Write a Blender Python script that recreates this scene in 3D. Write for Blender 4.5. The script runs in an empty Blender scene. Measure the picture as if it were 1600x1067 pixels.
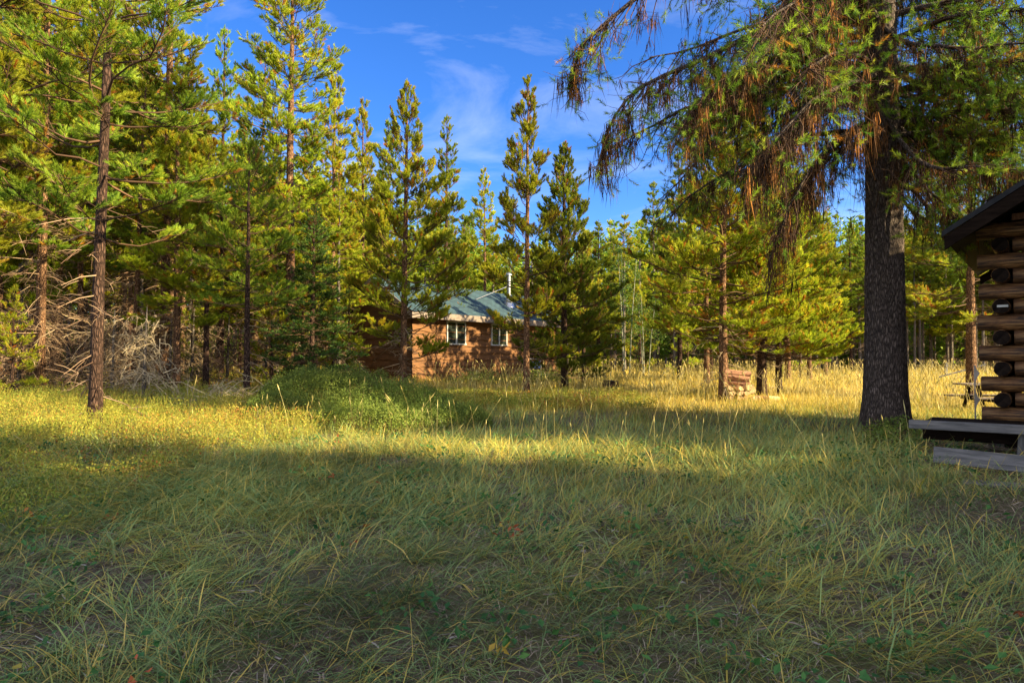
import bpy, math, random
import numpy as np
from mathutils import Vector
R = math.radians
rng = np.random.default_rng(7)
random.seed(7)
sc = bpy.context.scene
COL = sc.collection

# ------------------------------------------------------------------ camera
F = 1067.0            # focal length in pixels of the 1600 px wide photograph
EYE = 1.55
HZ = 560.0
cam = bpy.data.cameras.new("camera"); camo = bpy.data.objects.new("camera", cam); COL.objects.link(camo)
cam.sensor_width = 36.0; cam.lens = 36.0 * F / 1600.0
cam.clip_start = 0.05; cam.clip_end = 2000
camo.location = (0, 0, EYE)
camo.rotation_euler = (R(90) + math.atan((HZ - 533.5) / F), 0, 0)
sc.camera = camo

# ------------------------------------------------------------------ light
SUN_EL = R(24.0)
SX, SY = 0.94, -0.341      # horizontal direction towards the sun
SUN_AZ = math.atan2(SX, SY)
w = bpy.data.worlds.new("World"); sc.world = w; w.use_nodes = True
nt = w.node_tree; nt.nodes.clear()
out = nt.nodes.new("ShaderNodeOutputWorld"); bg = nt.nodes.new("ShaderNodeBackground")
sky = nt.nodes.new("ShaderNodeTexSky"); sky.sky_type = 'NISHITA'; sky.sun_disc = False
sky.sun_elevation = SUN_EL; sky.sun_rotation = SUN_AZ
sky.altitude = 1500; sky.air_density = 1.0; sky.dust_density = 1.0; sky.ozone_density = 5.0
hs = nt.nodes.new("ShaderNodeHueSaturation"); hs.inputs['Saturation'].default_value = 1.2; hs.inputs['Value'].default_value = .82; hs.inputs['Hue'].default_value = .512
nt.links.new(sky.outputs[0], hs.inputs['Color'])
tc = nt.nodes.new("ShaderNodeTexCoord"); mp = nt.nodes.new("ShaderNodeMapping")
mp.inputs['Scale'].default_value = (1.5, 1.5, 5.0); mp.inputs['Rotation'].default_value = (0.5, 0.2, 0.4)
nz = nt.nodes.new("ShaderNodeTexNoise"); nz.inputs['Scale'].default_value = 2.2; nz.inputs['Detail'].default_value = 9; nz.inputs['Roughness'].default_value = .6; nz.inputs['Distortion'].default_value = .6
rp = nt.nodes.new("ShaderNodeValToRGB"); rp.color_ramp.elements[0].position = .5; rp.color_ramp.elements[1].position = .95
rp.color_ramp.elements[1].color = (.28, .28, .28, 1)
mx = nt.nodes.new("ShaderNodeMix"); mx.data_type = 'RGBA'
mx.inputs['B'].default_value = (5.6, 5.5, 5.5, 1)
# unseen white cloud added behind the photographer as neutral fill light; thin wisps ahead
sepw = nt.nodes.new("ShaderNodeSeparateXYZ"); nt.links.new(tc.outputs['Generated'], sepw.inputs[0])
fill_cloud = nt.nodes.new("ShaderNodeMapRange"); fill_cloud.interpolation_type = 'SMOOTHSTEP'
fill_cloud.inputs['From Min'].default_value = .12; fill_cloud.inputs['From Max'].default_value = -.25; fill_cloud.inputs['To Max'].default_value = .58
nt.links.new(sepw.outputs['Y'], fill_cloud.inputs['Value'])
mxm = nt.nodes.new("ShaderNodeMath"); mxm.operation = 'MAXIMUM'; nt.links.new(fill_cloud.outputs[0], mxm.inputs[1])
nt.links.new(tc.outputs['Generated'], mp.inputs[0]); nt.links.new(mp.outputs[0], nz.inputs['Vector'])
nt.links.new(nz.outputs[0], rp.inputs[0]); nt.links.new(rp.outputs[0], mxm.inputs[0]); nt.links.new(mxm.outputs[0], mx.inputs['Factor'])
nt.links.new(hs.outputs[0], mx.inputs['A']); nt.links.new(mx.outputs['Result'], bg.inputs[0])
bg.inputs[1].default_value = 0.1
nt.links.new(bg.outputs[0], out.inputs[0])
sl = bpy.data.lights.new("sun", 'SUN'); so = bpy.data.objects.new("sun", sl); COL.objects.link(so)
sl.energy = 5.0; sl.angle = R(0.55); sl.color = (1.0, .82, .48)
d = Vector((SX * math.cos(SUN_EL), SY * math.cos(SUN_EL), math.sin(SUN_EL)))
so.rotation_euler = d.to_track_quat('Z', 'Y').to_euler(); so.location = (20, -6, 20)
sc.view_settings.view_transform = 'Standard'; sc.view_settings.look = 'None'
sc.view_settings.exposure = 1.92; sc.view_settings.gamma = 1.0
sc.cycles.max_bounces = 6; sc.cycles.diffuse_bounces = 3; sc.cycles.transmission_bounces = 4
sc.cycles.use_denoising = True

# ------------------------------------------------------------------ helpers
def smooth_noise(x, y, s=1.0, seed=0):
    r = np.random.default_rng(seed + 100); v = 0
    for k in range(7):
        a = r.uniform(0, 2 * np.pi); f = s * r.uniform(.6, 2.2); p = r.uniform(0, 6.28)
        v = v + np.sin((x * np.cos(a) + y * np.sin(a)) * f + p + 1.3 * np.sin(.7 * f * (x * np.sin(a) - y * np.cos(a)) + p))
    return v / 7 * 1.6

def gz(x, y):
    x = np.asarray(x, float); y = np.asarray(y, float)
    dd = np.maximum(y, 0)
    z = np.interp(dd, [0, 3, 5, 8, 11.5, 17, 25, 60, 120, 400], [.03, .12, .2, .36, .44, .52, .6, .64, .9, 3])
    z = z + .14 / (1 + np.exp(np.clip((x + 4.5) / 1.2, -40, 40))) * np.clip((y - 6) / 4, 0, 1)
    z = z - .12 * np.exp(-((y - 11.2) / 1.5) ** 2) / (1 + np.exp(np.clip(-(x + 2.5) / 1.0, -40, 40)))
    z = z + .07 * np.exp(-((y - 8.0) / .9) ** 2) * np.exp(-((x + .5) / 4) ** 2)
    z = z - .28 * np.exp(-(((x - 12) / 4) ** 2 + ((y - 17) / 3.5) ** 2))
    z = z + .025 * smooth_noise(x, y, 1.6, 3) * np.clip(1 - y / 60, .2, 1)
    return z
def g(x, y): return float(gz(x, y))
def PX(px, d): return (px - 800.0) / F * d
def ZY(py, d): return EYE + (HZ - py) / F * d

class MB:
    def __init__(s): s.V = []; s.T = []; s.Q = []; s.n = 0; s.A = []; s.tm = []; s.qm = []
    def add(s, V, T=None, Q=None, a=None, m=0):
        V = np.asarray(V, float).reshape(-1, 3)
        if T is not None and len(T): T = np.asarray(T).reshape(-1, 3); s.T.append(T + s.n); s.tm.append(np.full(len(T), m))
        if Q is not None and len(Q): Q = np.asarray(Q).reshape(-1, 4); s.Q.append(Q + s.n); s.qm.append(np.full(len(Q), m))
        if a is None: a = 0.5
        s.A.append(np.broadcast_to(np.asarray(a, float), (len(V),)).copy())
        s.V.append(V); s.n += len(V)
    def mesh(s, name, mats, smooth=False):
        V = np.concatenate(s.V); me = bpy.data.meshes.new(name)
        T = np.concatenate(s.T) if s.T else np.zeros((0, 3), int); Q = np.concatenate(s.Q) if s.Q else np.zeros((0, 4), int)
        me.vertices.add(len(V)); me.vertices.foreach_set('co', V.astype(np.float32).ravel())
        nl = T.size + Q.size; me.loops.add(nl)
        me.loops.foreach_set('vertex_index', np.concatenate([T.ravel(), Q.ravel()]).astype(np.int32))
        me.polygons.add(len(T) + len(Q))
        st = np.concatenate([np.arange(len(T)) * 3, T.size + np.arange(len(Q)) * 4]).astype(np.int32)
        me.polygons.foreach_set('loop_start', st)
        mi = np.concatenate((s.tm + s.qm) or [np.zeros(0)]).astype(np.int32)
        me.polygons.foreach_set('material_index', mi)
        me.polygons.foreach_set('use_smooth', np.full(len(T) + len(Q), bool(smooth)))
        at = me.attributes.new('rnd', 'FLOAT', 'POINT'); at.data.foreach_set('value', np.concatenate(s.A).astype(np.float32))
        for m in (mats if isinstance(mats, (list, tuple)) else [mats]): me.materials.append(m)
        me.update(calc_edges=True); me.validate()
        return me
    def build(s, name, mats, parent=None, smooth=False):
        o = bpy.data.objects.new(name, s.mesh(name, mats, smooth)); COL.objects.link(o)
        if parent is not None: o.parent = parent
        return o

def tag(o, label=None, cat=None, group=None, kind=None):
    if label: o['label'] = label
    if cat: o['category'] = cat
    if group: o['group'] = group
    if kind: o['kind'] = kind
    return o
def empty(name, loc=(0, 0, 0), rz=0.0):
    o = bpy.data.objects.new(name, None); COL.objects.link(o); o.location = loc; o.rotation_euler = (0, 0, rz)
    o.empty_display_size = .3
    return o
def copy_tree(root, kids):
    c = root.copy(); COL.objects.link(c); out = []
    for k in kids:
        q = k.copy(); COL.objects.link(q); q.parent = c; out.append(q)
    return c, out

def norm(v): return v / np.maximum(np.linalg.norm(v, axis=-1, keepdims=True), 1e-9)

def tubes(mb, P, Rr, sides=4, a=.5, m=0, cap=False):
    """P (N,K,3) polylines, Rr (N,K) radii"""
    P = np.asarray(P, float); Rr = np.asarray(Rr, float)
    if P.ndim == 2: P = P[None]; Rr = Rr[None]
    N, K, _ = P.shape
    t = np.gradient(P, axis=1) if K > 2 else np.repeat((P[:, 1:] - P[:, :1]), 2, axis=1)
    t = norm(t)
    mean = norm(P[:, -1] - P[:, 0])
    ref = np.where(np.abs(mean[:, 2:3]) > .8, np.array([[1., 0, 0]]), np.array([[0, 0, 1.]]))[:, None, :]
    u = norm(np.cross(t, np.broadcast_to(ref, t.shape))); v = np.cross(t, u)
    ang = np.arange(sides) * 2 * np.pi / sides
    ring = u[:, :, None, :] * np.cos(ang)[None, None, :, None] + v[:, :, None, :] * np.sin(ang)[None, None, :, None]
    V = P[:, :, None, :] + ring * Rr[:, :, None, None]
    idx = np.arange(N * K * sides).reshape(N, K, sides)
    A0 = idx[:, :-1, :]; A1 = np.roll(idx, -1, axis=2)[:, :-1, :]
    B0 = idx[:, 1:, :]; B1 = np.roll(idx, -1, axis=2)[:, 1:, :]
    Q = np.stack([A0, A1, B1, B0], -1).reshape(-1, 4)
    aa = np.asarray(a, float)
    if aa.ndim == 1: aa = np.repeat(aa, K * sides)
    mb.add(V.reshape(-1, 3), Q=Q, a=aa, m=m)
    if cap:
        for n in range(N):
            for e, fl in ((0, 1), (K - 1, 0)):
                ringv = V[n, e]; c = P[n, e]
                VV = np.vstack([ringv, c]); k = np.arange(sides); k2 = (k + 1) % sides
                T = np.stack([k2, k, np.full(sides, sides)], 1) if fl else np.stack([k, k2, np.full(sides, sides)], 1)
                mb.add(VV, T=T, a=(aa if aa.ndim == 0 else .5), m=(m if cap is True else cap))

def box(mb, c, s, ax=None, a=.5, m=0, bev=0.0):
    """box with centre c, full sizes s, axes ax (3x3 rows); chamfered edges when bev>0"""
    c = np.asarray(c, float); h = np.asarray(s, float) / 2
    ax = np.eye(3) if ax is None else np.asarray(ax, float)
    if bev <= 0:
        sg = np.array([[x, y, z] for x in (-1, 1) for y in (-1, 1) for z in (-1, 1)], float)
        V = c + (sg * h) @ ax
        Q = [[0, 1, 3, 2], [4, 6, 7, 5], [0, 4, 5, 1], [2, 3, 7, 6], [0, 2, 6, 4], [1, 5, 7, 3]]
        mb.add(V, Q=Q, a=a, m=m); return
    b = min(bev, h.min() * .9)
    # chamfer along the two long side profiles: octagonal section on the longest axis
    L = int(np.argmax(h)); o = [i for i in range(3) if i != L]
    prof = [(-1, -1, 1, 0), (-1, -1, 0, 1), (-1, 1, 0, -1), (-1, 1, 1, 0), (1, 1, -1, 0), (1, 1, 0, -1), (1, -1, 0, 1), (1, -1, -1, 0)]
    V = []
    for e in (-1, 1):
        for (p, q, dp, dq) in prof:
            r = np.zeros(3); r[L] = e * h[L]; r[o[0]] = p * h[o[0]] + dp * b; r[o[1]] = q * h[o[1]] + dq * b
            V.append(r)
    V = c + np.array(V) @ ax
    # order the ring by angle
    V = V.reshape(2, 8, 3)
    loc = np.array([[(p * h[o[0]] + dp * b), (q * h[o[1]] + dq * b)] for (p, q, dp, dq) in prof]); od = np.argsort(np.arctan2(loc[:, 1], loc[:, 0]))
    V = V[:, od]
    k = np.arange(8); k2 = (k + 1) % 8
    mb.add(V.reshape(-1, 3), Q=np.stack([k, k2, 8 + k2, 8 + k], 1), a=a, m=m)
    for e in range(2):
        VV = np.vstack([V[e], V[e].mean(0)]); T = np.stack([k, k2, np.full(8, 8)], 1)
        mb.add(VV, T=T, a=a, m=m)

# ------------------------------------------------------------------ materials
def mat(name):
    m = bpy.data.materials.new(name); m.use_nodes = True; n = m.node_tree; n.nodes.clear()
    o = n.nodes.new("ShaderNodeOutputMaterial"); return m, n, o
def nd(n, t, **k):
    x = n.nodes.new(t)
    for a, b in k.items():
        if a in x.inputs.keys() if hasattr(x.inputs, 'keys') else False: x.inputs[a].default_value = b
        else: setattr(x, a, b)
    return x
def ramp(n, stops, interp='LINEAR'):
    r = n.nodes.new("ShaderNodeValToRGB"); cr = r.color_ramp; cr.interpolation = interp
    while len(cr.elements) < len(stops): cr.elements.new(.5)
    for e, (p, c) in zip(cr.elements, stops): e.position = p; e.color = (*c, 1) if len(c) == 3 else c
    return r
def noise(n, scale, detail=5, rough=.6, coord='Object', mapping=None, dist=0):
    t = n.nodes.new("ShaderNodeTexCoord"); z = n.nodes.new("ShaderNodeTexNoise")
    z.inputs['Scale'].default_value = scale; z.inputs['Detail'].default_value = detail; z.inputs['Roughness'].default_value = rough; z.inputs['Distortion'].default_value = dist
    if mapping:
        m = n.nodes.new("ShaderNodeMapping"); m.inputs['Scale'].default_value = mapping
        n.links.new(t.outputs[coord], m.inputs[0]); n.links.new(m.outputs[0], z.inputs['Vector'])
    else: n.links.new(t.outputs[coord], z.inputs['Vector'])
    return z
def mixc(n, a, b, f=.5, mode='MIX'):
    m = n.nodes.new("ShaderNodeMix"); m.data_type = 'RGBA'; m.blend_type = mode
    for s, v in (('A', a), ('B', b), ('Factor', f)):
        if hasattr(v, 'is_output') or hasattr(v, 'links'): n.links.new(v, m.inputs[s])
        elif s == 'Factor': m.inputs[s].default_value = v
        else: m.inputs[s].default_value = (*v, 1)
    return m.outputs['Result']
def bumped(n, h, strength=.5, dist=.02):
    b = n.nodes.new("ShaderNodeBump"); b.inputs['Strength'].default_value = strength; b.inputs['Distance'].default_value = dist
    n.links.new(h, b.inputs['Height']); return b.outputs[0]

def leaf_mat(name, stops, transl=.35, rough=.55, clump=.9, objvar=.22, patch=None):
    m, n, o = mat(name)
    at = nd(n, "ShaderNodeAttribute"); at.attribute_name = 'rnd'
    r = ramp(n, stops); n.links.new(at.outputs['Fac'], r.inputs[0])
    nz = noise(n, clump, 2, .5)
    mr = n.nodes.new("ShaderNodeMapRange"); mr.inputs['From Min'].default_value = .3; mr.inputs['From Max'].default_value = .7; mr.inputs['To Min'].default_value = .7; mr.inputs['To Max'].default_value = 1.35
    n.links.new(nz.outputs[0], mr.inputs[0])
    oi = n.nodes.new("ShaderNodeObjectInfo")
    m2 = n.nodes.new("ShaderNodeMapRange"); m2.inputs['To Min'].default_value = 1 - objvar; m2.inputs['To Max'].default_value = 1 + objvar
    n.links.new(oi.outputs['Random'], m2.inputs[0])
    mu = n.nodes.new("ShaderNodeMath"); mu.operation = 'MULTIPLY'; n.links.new(mr.outputs[0], mu.inputs[0]); n.links.new(m2.outputs[0], mu.inputs[1])
    hsv = n.nodes.new("ShaderNodeHueSaturation"); n.links.new(r.outputs[0], hsv.inputs['Color']); n.links.new(mu.outputs[0], hsv.inputs['Value'])
    m3 = n.nodes.new("ShaderNodeMapRange"); m3.inputs['To Min'].default_value = .485; m3.inputs['To Max'].default_value = .515
    n.links.new(oi.outputs['Random'], m3.inputs[0]); n.links.new(m3.outputs[0], hsv.inputs['Hue'])
    col = hsv.outputs[0]
    if patch:
        z2 = noise(n, patch[0], 3, .55, 'Object'); rr = ramp(n, [(patch[1], (0, 0, 0)), (patch[2], (1, 1, 1))]); n.links.new(z2.outputs[0], rr.inputs[0])
        col = mixc(n, col, mixc(n, col, patch[3], .75), rr.outputs[0])
    p = n.nodes.new("ShaderNodeBsdfPrincipled"); p.inputs['Roughness'].default_value = rough
    p.inputs['Specular IOR Level'].default_value = .25
    t = n.nodes.new("ShaderNodeBsdfTranslucent"); ms = n.nodes.new("ShaderNodeMixShader"); ms.inputs[0].default_value = transl
    n.links.new(col, p.inputs['Base Color']); n.links.new(col, t.inputs[0])
    n.links.new(p.outputs[0], ms.inputs[1]); n.links.new(t.outputs[0], ms.inputs[2]); n.links.new(ms.outputs[0], o.inputs[0])
    return m
def simple(name, col, col2=None, scale=5, rough=.8, bump=.3, mapping=None, metal=0, dist=.01, lo=.35, hi=.65, spec=.3):
    m, n, o = mat(name); p = n.nodes.new("ShaderNodeBsdfPrincipled"); p.inputs['Roughness'].default_value = rough; p.inputs['Metallic'].default_value = metal
    p.inputs['Specular IOR Level'].default_value = spec
    z = noise(n, scale, 8, .65, 'Object', mapping); r = ramp(n, [(lo, col), (hi, col2 or col)]); n.links.new(z.outputs[0], r.inputs[0])
    n.links.new(r.outputs[0], p.inputs['Base Color'])
    if bump: n.links.new(bumped(n, z.outputs[0], bump, dist), p.inputs['Normal'])
    n.links.new(p.outputs[0], o.inputs[0]); return m

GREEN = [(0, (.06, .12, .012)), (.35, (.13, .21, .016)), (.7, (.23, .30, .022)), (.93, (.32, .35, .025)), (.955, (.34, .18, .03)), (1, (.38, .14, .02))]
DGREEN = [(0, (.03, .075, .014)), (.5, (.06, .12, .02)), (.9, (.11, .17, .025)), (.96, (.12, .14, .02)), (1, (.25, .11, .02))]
SUNNY = [(0, (.12, .17, .012)), (.4, (.27, .33, .018)), (.8, (.42, .42, .025)), (.91, (.52, .44, .03)), (.94, (.40, .19, .025)), (1, (.40, .13, .02))]  # needle colours brightened and yellowed to carry the sunlight on these crowns
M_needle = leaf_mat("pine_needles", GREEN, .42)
M_needle_sun = leaf_mat("pine_needles_sunlit", SUNNY, .48)
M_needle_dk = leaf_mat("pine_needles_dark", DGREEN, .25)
M_lichen = leaf_mat("hanging_lichen", [(0, (.025, .014, .008)), (.5, (.06, .032, .014)), (.75, (.17, .08, .022)), (1, (.42, .19, .035))], .15, .9)
M_shrub = leaf_mat("shrub_leaves", [(0, (.08, .14, .022)), (.6, (.19, .27, .04)), (.95, (.32, .36, .06)), (1, (.25, .2, .03))], .3)
M_low = leaf_mat("snowberry_leaves", [(0, (.10, .15, .02)), (.45, (.21, .24, .03)), (.75, (.34, .31, .045)), (.9, (.36, .21, .05)), (1, (.36, .11, .03))], .35)
M_aspen = leaf_mat("broad_leaves", [(0, (.05, .13, .02)), (.7, (.10, .2, .03)), (1, (.2, .26, .04))], .4)
M_herb = leaf_mat("herb_leaves", [(0, (.03, .08, .02)), (.8, (.07, .15, .03)), (.925, (.12, .2, .04)), (.93, (.3, .24, .03)), (.965, (.32, .18, .03)), (.97, (.28, .045, .02)), (1, (.34, .06, .03))], .3)
M_grass = leaf_mat("grass_blades", [(0, (.08, .14, .035)), (.3, (.28, .38, .13)), (.42, (.32, .37, .10)), (.6, (.36, .32, .045)), (.8, (.60, .43, .08)), (1, (.70, .50, .15))], .35, .5, .6, 0)
M_thatch = leaf_mat("dead_thatch", [(0, (.08, .06, .045)), (.5, (.22, .17, .11)), (1, (.46, .38, .25))], .1, .8, 1.2, 0)
M_straw = leaf_mat("straw_stalks", [(0, (.30, .22, .08)), (.6, (.5, .38, .14)), (1, (.62, .5, .22))], .3, .6, 1, 0)

M_litter = leaf_mat("broken_twigs", [(0, (.05, .035, .025)), (.7, (.2, .15, .11)), (1, (.42, .38, .34))], 0, .9, 1, 0)
def bark_mat(name, c1, c2, c3, sc_=(9, 9, 2.2), bump=.9, dist=.02):
    m, n, o = mat(name); p = n.nodes.new("ShaderNodeBsdfPrincipled"); p.inputs['Roughness'].default_value = .9; p.inputs['Specular IOR Level'].default_value = .15
    t = n.nodes.new("ShaderNodeTexCoord"); mm = n.nodes.new("ShaderNodeMapping"); mm.inputs['Scale'].default_value = sc_
    n.links.new(t.outputs['Object'], mm.inputs[0])
    wz = n.nodes.new("ShaderNodeTexNoise"); wz.inputs['Scale'].default_value = 1.5; wz.inputs['Detail'].default_value = 4; n.links.new(mm.outputs[0], wz.inputs['Vector'])
    ad = n.nodes.new("ShaderNodeMixRGB"); ad.blend_type = 'ADD'; ad.inputs[0].default_value = .8; n.links.new(mm.outputs[0], ad.inputs[1]); n.links.new(wz.outputs['Color'], ad.inputs[2])
    vo = n.nodes.new("ShaderNodeTexVoronoi"); vo.feature = 'DISTANCE_TO_EDGE'; vo.inputs['Scale'].default_value = 1.3; n.links.new(ad.outputs[0], vo.inputs['Vector'])
    r1 = ramp(n, [(0, c1), (.12, c2), (.5, c3)]); n.links.new(vo.outputs[0], r1.inputs[0])
    z2 = noise(n, 14, 7, .7); r2 = ramp(n, [(.3, (.45, .45, .45)), (.75, (1.5, 1.45, 1.4))]); n.links.new(z2.outputs[0], r2.inputs[0])
    col = mixc(n, r1.outputs[0], r2.outputs[0], 1.0, 'MULTIPLY'); n.links.new(col, p.inputs['Base Color'])
    mh = n.nodes.new("ShaderNodeMath"); mh.operation = 'MULTIPLY_ADD'; mh.inputs[1].default_value = .35
    n.links.new(z2.outputs[0], mh.inputs[0])
    r3 = ramp(n, [(0, (0, 0, 0)), (.25, (1, 1, 1))]); n.links.new(vo.outputs[0], r3.inputs[0]); n.links.new(r3.outputs[0], mh.inputs[2])
    n.links.new(bumped(n, mh.outputs[0], bump, dist), p.inputs['Normal']); n.links.new(p.outputs[0], o.inputs[0]); return m
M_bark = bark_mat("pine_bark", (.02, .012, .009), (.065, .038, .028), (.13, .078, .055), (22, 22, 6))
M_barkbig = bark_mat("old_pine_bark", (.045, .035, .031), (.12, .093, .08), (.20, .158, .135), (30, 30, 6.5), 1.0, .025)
M_barklit = bark_mat("sunlit_orange_bark", (.06, .03, .018), (.20, .11, .06), (.36, .21, .12), (20, 20, 6))  # brighter copy of the pine bark, sunlight put into its colour
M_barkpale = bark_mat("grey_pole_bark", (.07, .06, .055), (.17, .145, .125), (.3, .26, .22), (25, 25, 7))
M_dead = leaf_mat("dead_twigs", [(0, (.08, .045, .028)), (.5, (.19, .12, .07)), (1, (.38, .27, .17))], 0, .85, 1)
M_deadpale = leaf_mat("pale_dead_twigs", [(0, (.20, .14, .085)), (1, (.46, .36, .23))], 0, .85, 1)
M_twig = leaf_mat("brown_twigs", [(0, (.04, .022, .012)), (1, (.13, .075, .04))], 0, .85, 1)
M_aspenbark = simple("pale_aspen_bark", (.15, .16, .12), (.28, .29, .23), 8)

# ------------------------------------------------------------------ ground
def axis(parts):
    v = []
    for a, b, s in parts: v += list(np.arange(a, b, s))
    v.append(parts[-1][1]); return np.array(v)
xs = axis([(-600, -100, 50), (-100, -30, 5), (-30, -12, .8), (-12, 12, .16), (12, 30, .8), (30, 100, 5), (100, 600, 50)])
ys = axis([(-300, -60, 40), (-60, -6, 4), (-6, 1, .6), (1, 18, .16), (18, 40, .7), (40, 100, 5), (100, 900, 80)])
X, Y = np.meshgrid(xs, ys); Z = gz(X, Y); nx, ny = len(xs), len(ys)
i = np.arange(nx * ny).reshape(ny, nx)
mb = MB(); mb.add(np.stack([X, Y, Z], -1).reshape(-1, 3), Q=np.stack([i[:-1, :-1], i[:-1, 1:], i[1:, 1:], i[1:, :-1]], -1).reshape(-1, 4))
m, n, o = mat("meadow_soil")
p = n.nodes.new("ShaderNodeBsdfPrincipled"); p.inputs['Roughness'].default_value = .95; p.inputs['Specular IOR Level'].default_value = .1
za = noise(n, 9, 10, .75); ra = ramp(n, [(.3, (.05, .036, .024)), (.5, (.12, .09, .06)), (.7, (.22, .17, .11))]); n.links.new(za.outputs[0], ra.inputs[0])
zb = noise(n, .35, 4, .6); rb = ramp(n, [(.42, (0, 0, 0)), (.62, (1, 1, 1))]); n.links.new(zb.outputs[0], rb.inputs[0])
zc = noise(n, 22, 6, .8, mapping=(1, 3, 1)); rc = ramp(n, [(.3, (.06, .075, .02)), (.7, (.2, .19, .07))]); n.links.new(zc.outputs[0], rc.inputs[0])
col = mixc(n, ra.outputs[0], rc.outputs[0], rb.outputs[0])
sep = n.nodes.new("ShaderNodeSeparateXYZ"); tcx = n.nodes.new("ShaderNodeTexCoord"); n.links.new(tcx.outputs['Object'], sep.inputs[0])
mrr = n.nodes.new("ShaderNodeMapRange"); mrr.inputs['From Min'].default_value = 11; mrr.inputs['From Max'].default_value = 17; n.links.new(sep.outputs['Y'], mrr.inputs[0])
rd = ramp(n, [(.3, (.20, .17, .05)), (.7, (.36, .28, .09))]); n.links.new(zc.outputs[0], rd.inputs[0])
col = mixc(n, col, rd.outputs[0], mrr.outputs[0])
n.links.new(col, p.inputs['Base Color']); n.links.new(bumped(n, za.outputs[0], 1, .04), p.inputs['Normal']); n.links.new(p.outputs[0], o.inputs[0])
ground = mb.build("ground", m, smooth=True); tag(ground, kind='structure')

# ------------------------------------------------------------------ grass
def blades(mb, x, y, L, wid, az, tilt, a, segs=3, curl=.9, z0=None, twist=None):
    N = len(x); z = gz(x, y) - .01 if z0 is None else z0
    rr = rng.uniform(0, 1, N)
    P = np.zeros((N, segs + 1, 3)); P[:, 0] = np.stack([x, y, z], 1)
    th = tilt.copy()
    for k in range(segs):
        th_k = np.clip(th + curl * (k / segs) * (0.5 + rr) * .9, 0, 1.72)
        dv = np.stack([np.sin(th_k) * np.cos(az), np.sin(th_k) * np.sin(az), np.cos(th_k)], 1)
        P[:, k + 1] = P[:, k] + dv * (L / segs)[:, None]
    gy = gz(P[:, :, 0], P[:, :, 1]) + .008 + .02 * rr[:, None]
    P[:, 1:, 2] = np.maximum(P[:, 1:, 2], gy[:, 1:])
    sa = az + np.pi / 2 + rng.uniform(-.7, .7, N); side = np.stack([np.cos(sa), np.sin(sa), rng.uniform(-.3, .3, N)], 1)
    wprof = np.array([.8, 1, .75, .45, .3])[:segs]
    V = np.zeros((N, 2 * segs + 1, 3))
    for k in range(segs):
        off = side * (wid * wprof[k] / 2)[:, None]
        V[:, 2 * k] = P[:, k] - off; V[:, 2 * k + 1] = P[:, k] + off
    V[:, -1] = P[:, -1]
    base = (np.arange(N) * (2 * segs + 1))[:, None]
    Q = np.concatenate([base + np.array([[2 * k, 2 * k + 1, 2 * k + 3, 2 * k + 2]]) for k in range(segs - 1)]) if segs > 1 else None
    T = base + np.array([[2 * segs - 2, 2 * segs - 1, 2 * segs]])
    mb.add(V.reshape(-1, 3), T=T, Q=Q, a=np.repeat(a, 2 * segs + 1))

def scatter(dens, y0, y1, margin=.6, edge=.86):
    A = edge * (y1 ** 2 - y0 ** 2) + margin * (y1 - y0) * 2
    N = int(dens * A)
    y = np.sqrt(rng.uniform(y0 ** 2, y1 ** 2, N)); h = edge * y + margin
    x = rng.uniform(-1, 1, N) * h
    return x, y
def keepout(x, y):
    # inside the right cabin / under porch, and inside the far cabin
    u = (x - 6.48) * .78 + (y - 9.13) * -.62; v = (x - 6.48) * .62 + (y - 9.13) * .78
    k = ~((u > -.15) & (u < 6) & (v > -1.25) & (v < 6))
    u2 = (x + 3.75) * .6 + (y - 25.5) * .8; v2 = (x + 3.75) * -.8 + (y - 25.5) * .6
    k &= ~((u2 > 0) & (u2 < 10) & (v2 > 0) & (v2 < 3.6))
    bare = np.exp(-(((x - 4.7) / 1.5) ** 2 + ((y - 5.7) / .9) ** 2)) * 1.15
    pl = (np.abs((y - 7.5) + .66 * (x - 4.6)) < .42) & (x > 4.45) & (y < 8.4)
    k &= ~(pl & (rng.uniform(0, 1, len(x)) < .85)); k &= rng.uniform(0, 1, len(x)) > bare
    k &= ~((x > 4.9) & (y > 7.4) & (y < 9.6) & (rng.uniform(0, 1, len(x)) < .8))
    k &= ~(((x - 6.0) ** 2 + (y - 11) ** 2) < .4 ** 2)
    return k
def clump_filter(x, y, s, amt, seed):
    c = smooth_noise(x, y, s, seed) * .5 + .5
    return rng.uniform(0, 1, len(x)) < (1 - amt) + amt * np.clip(c * 1.4, 0, 1)

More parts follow.
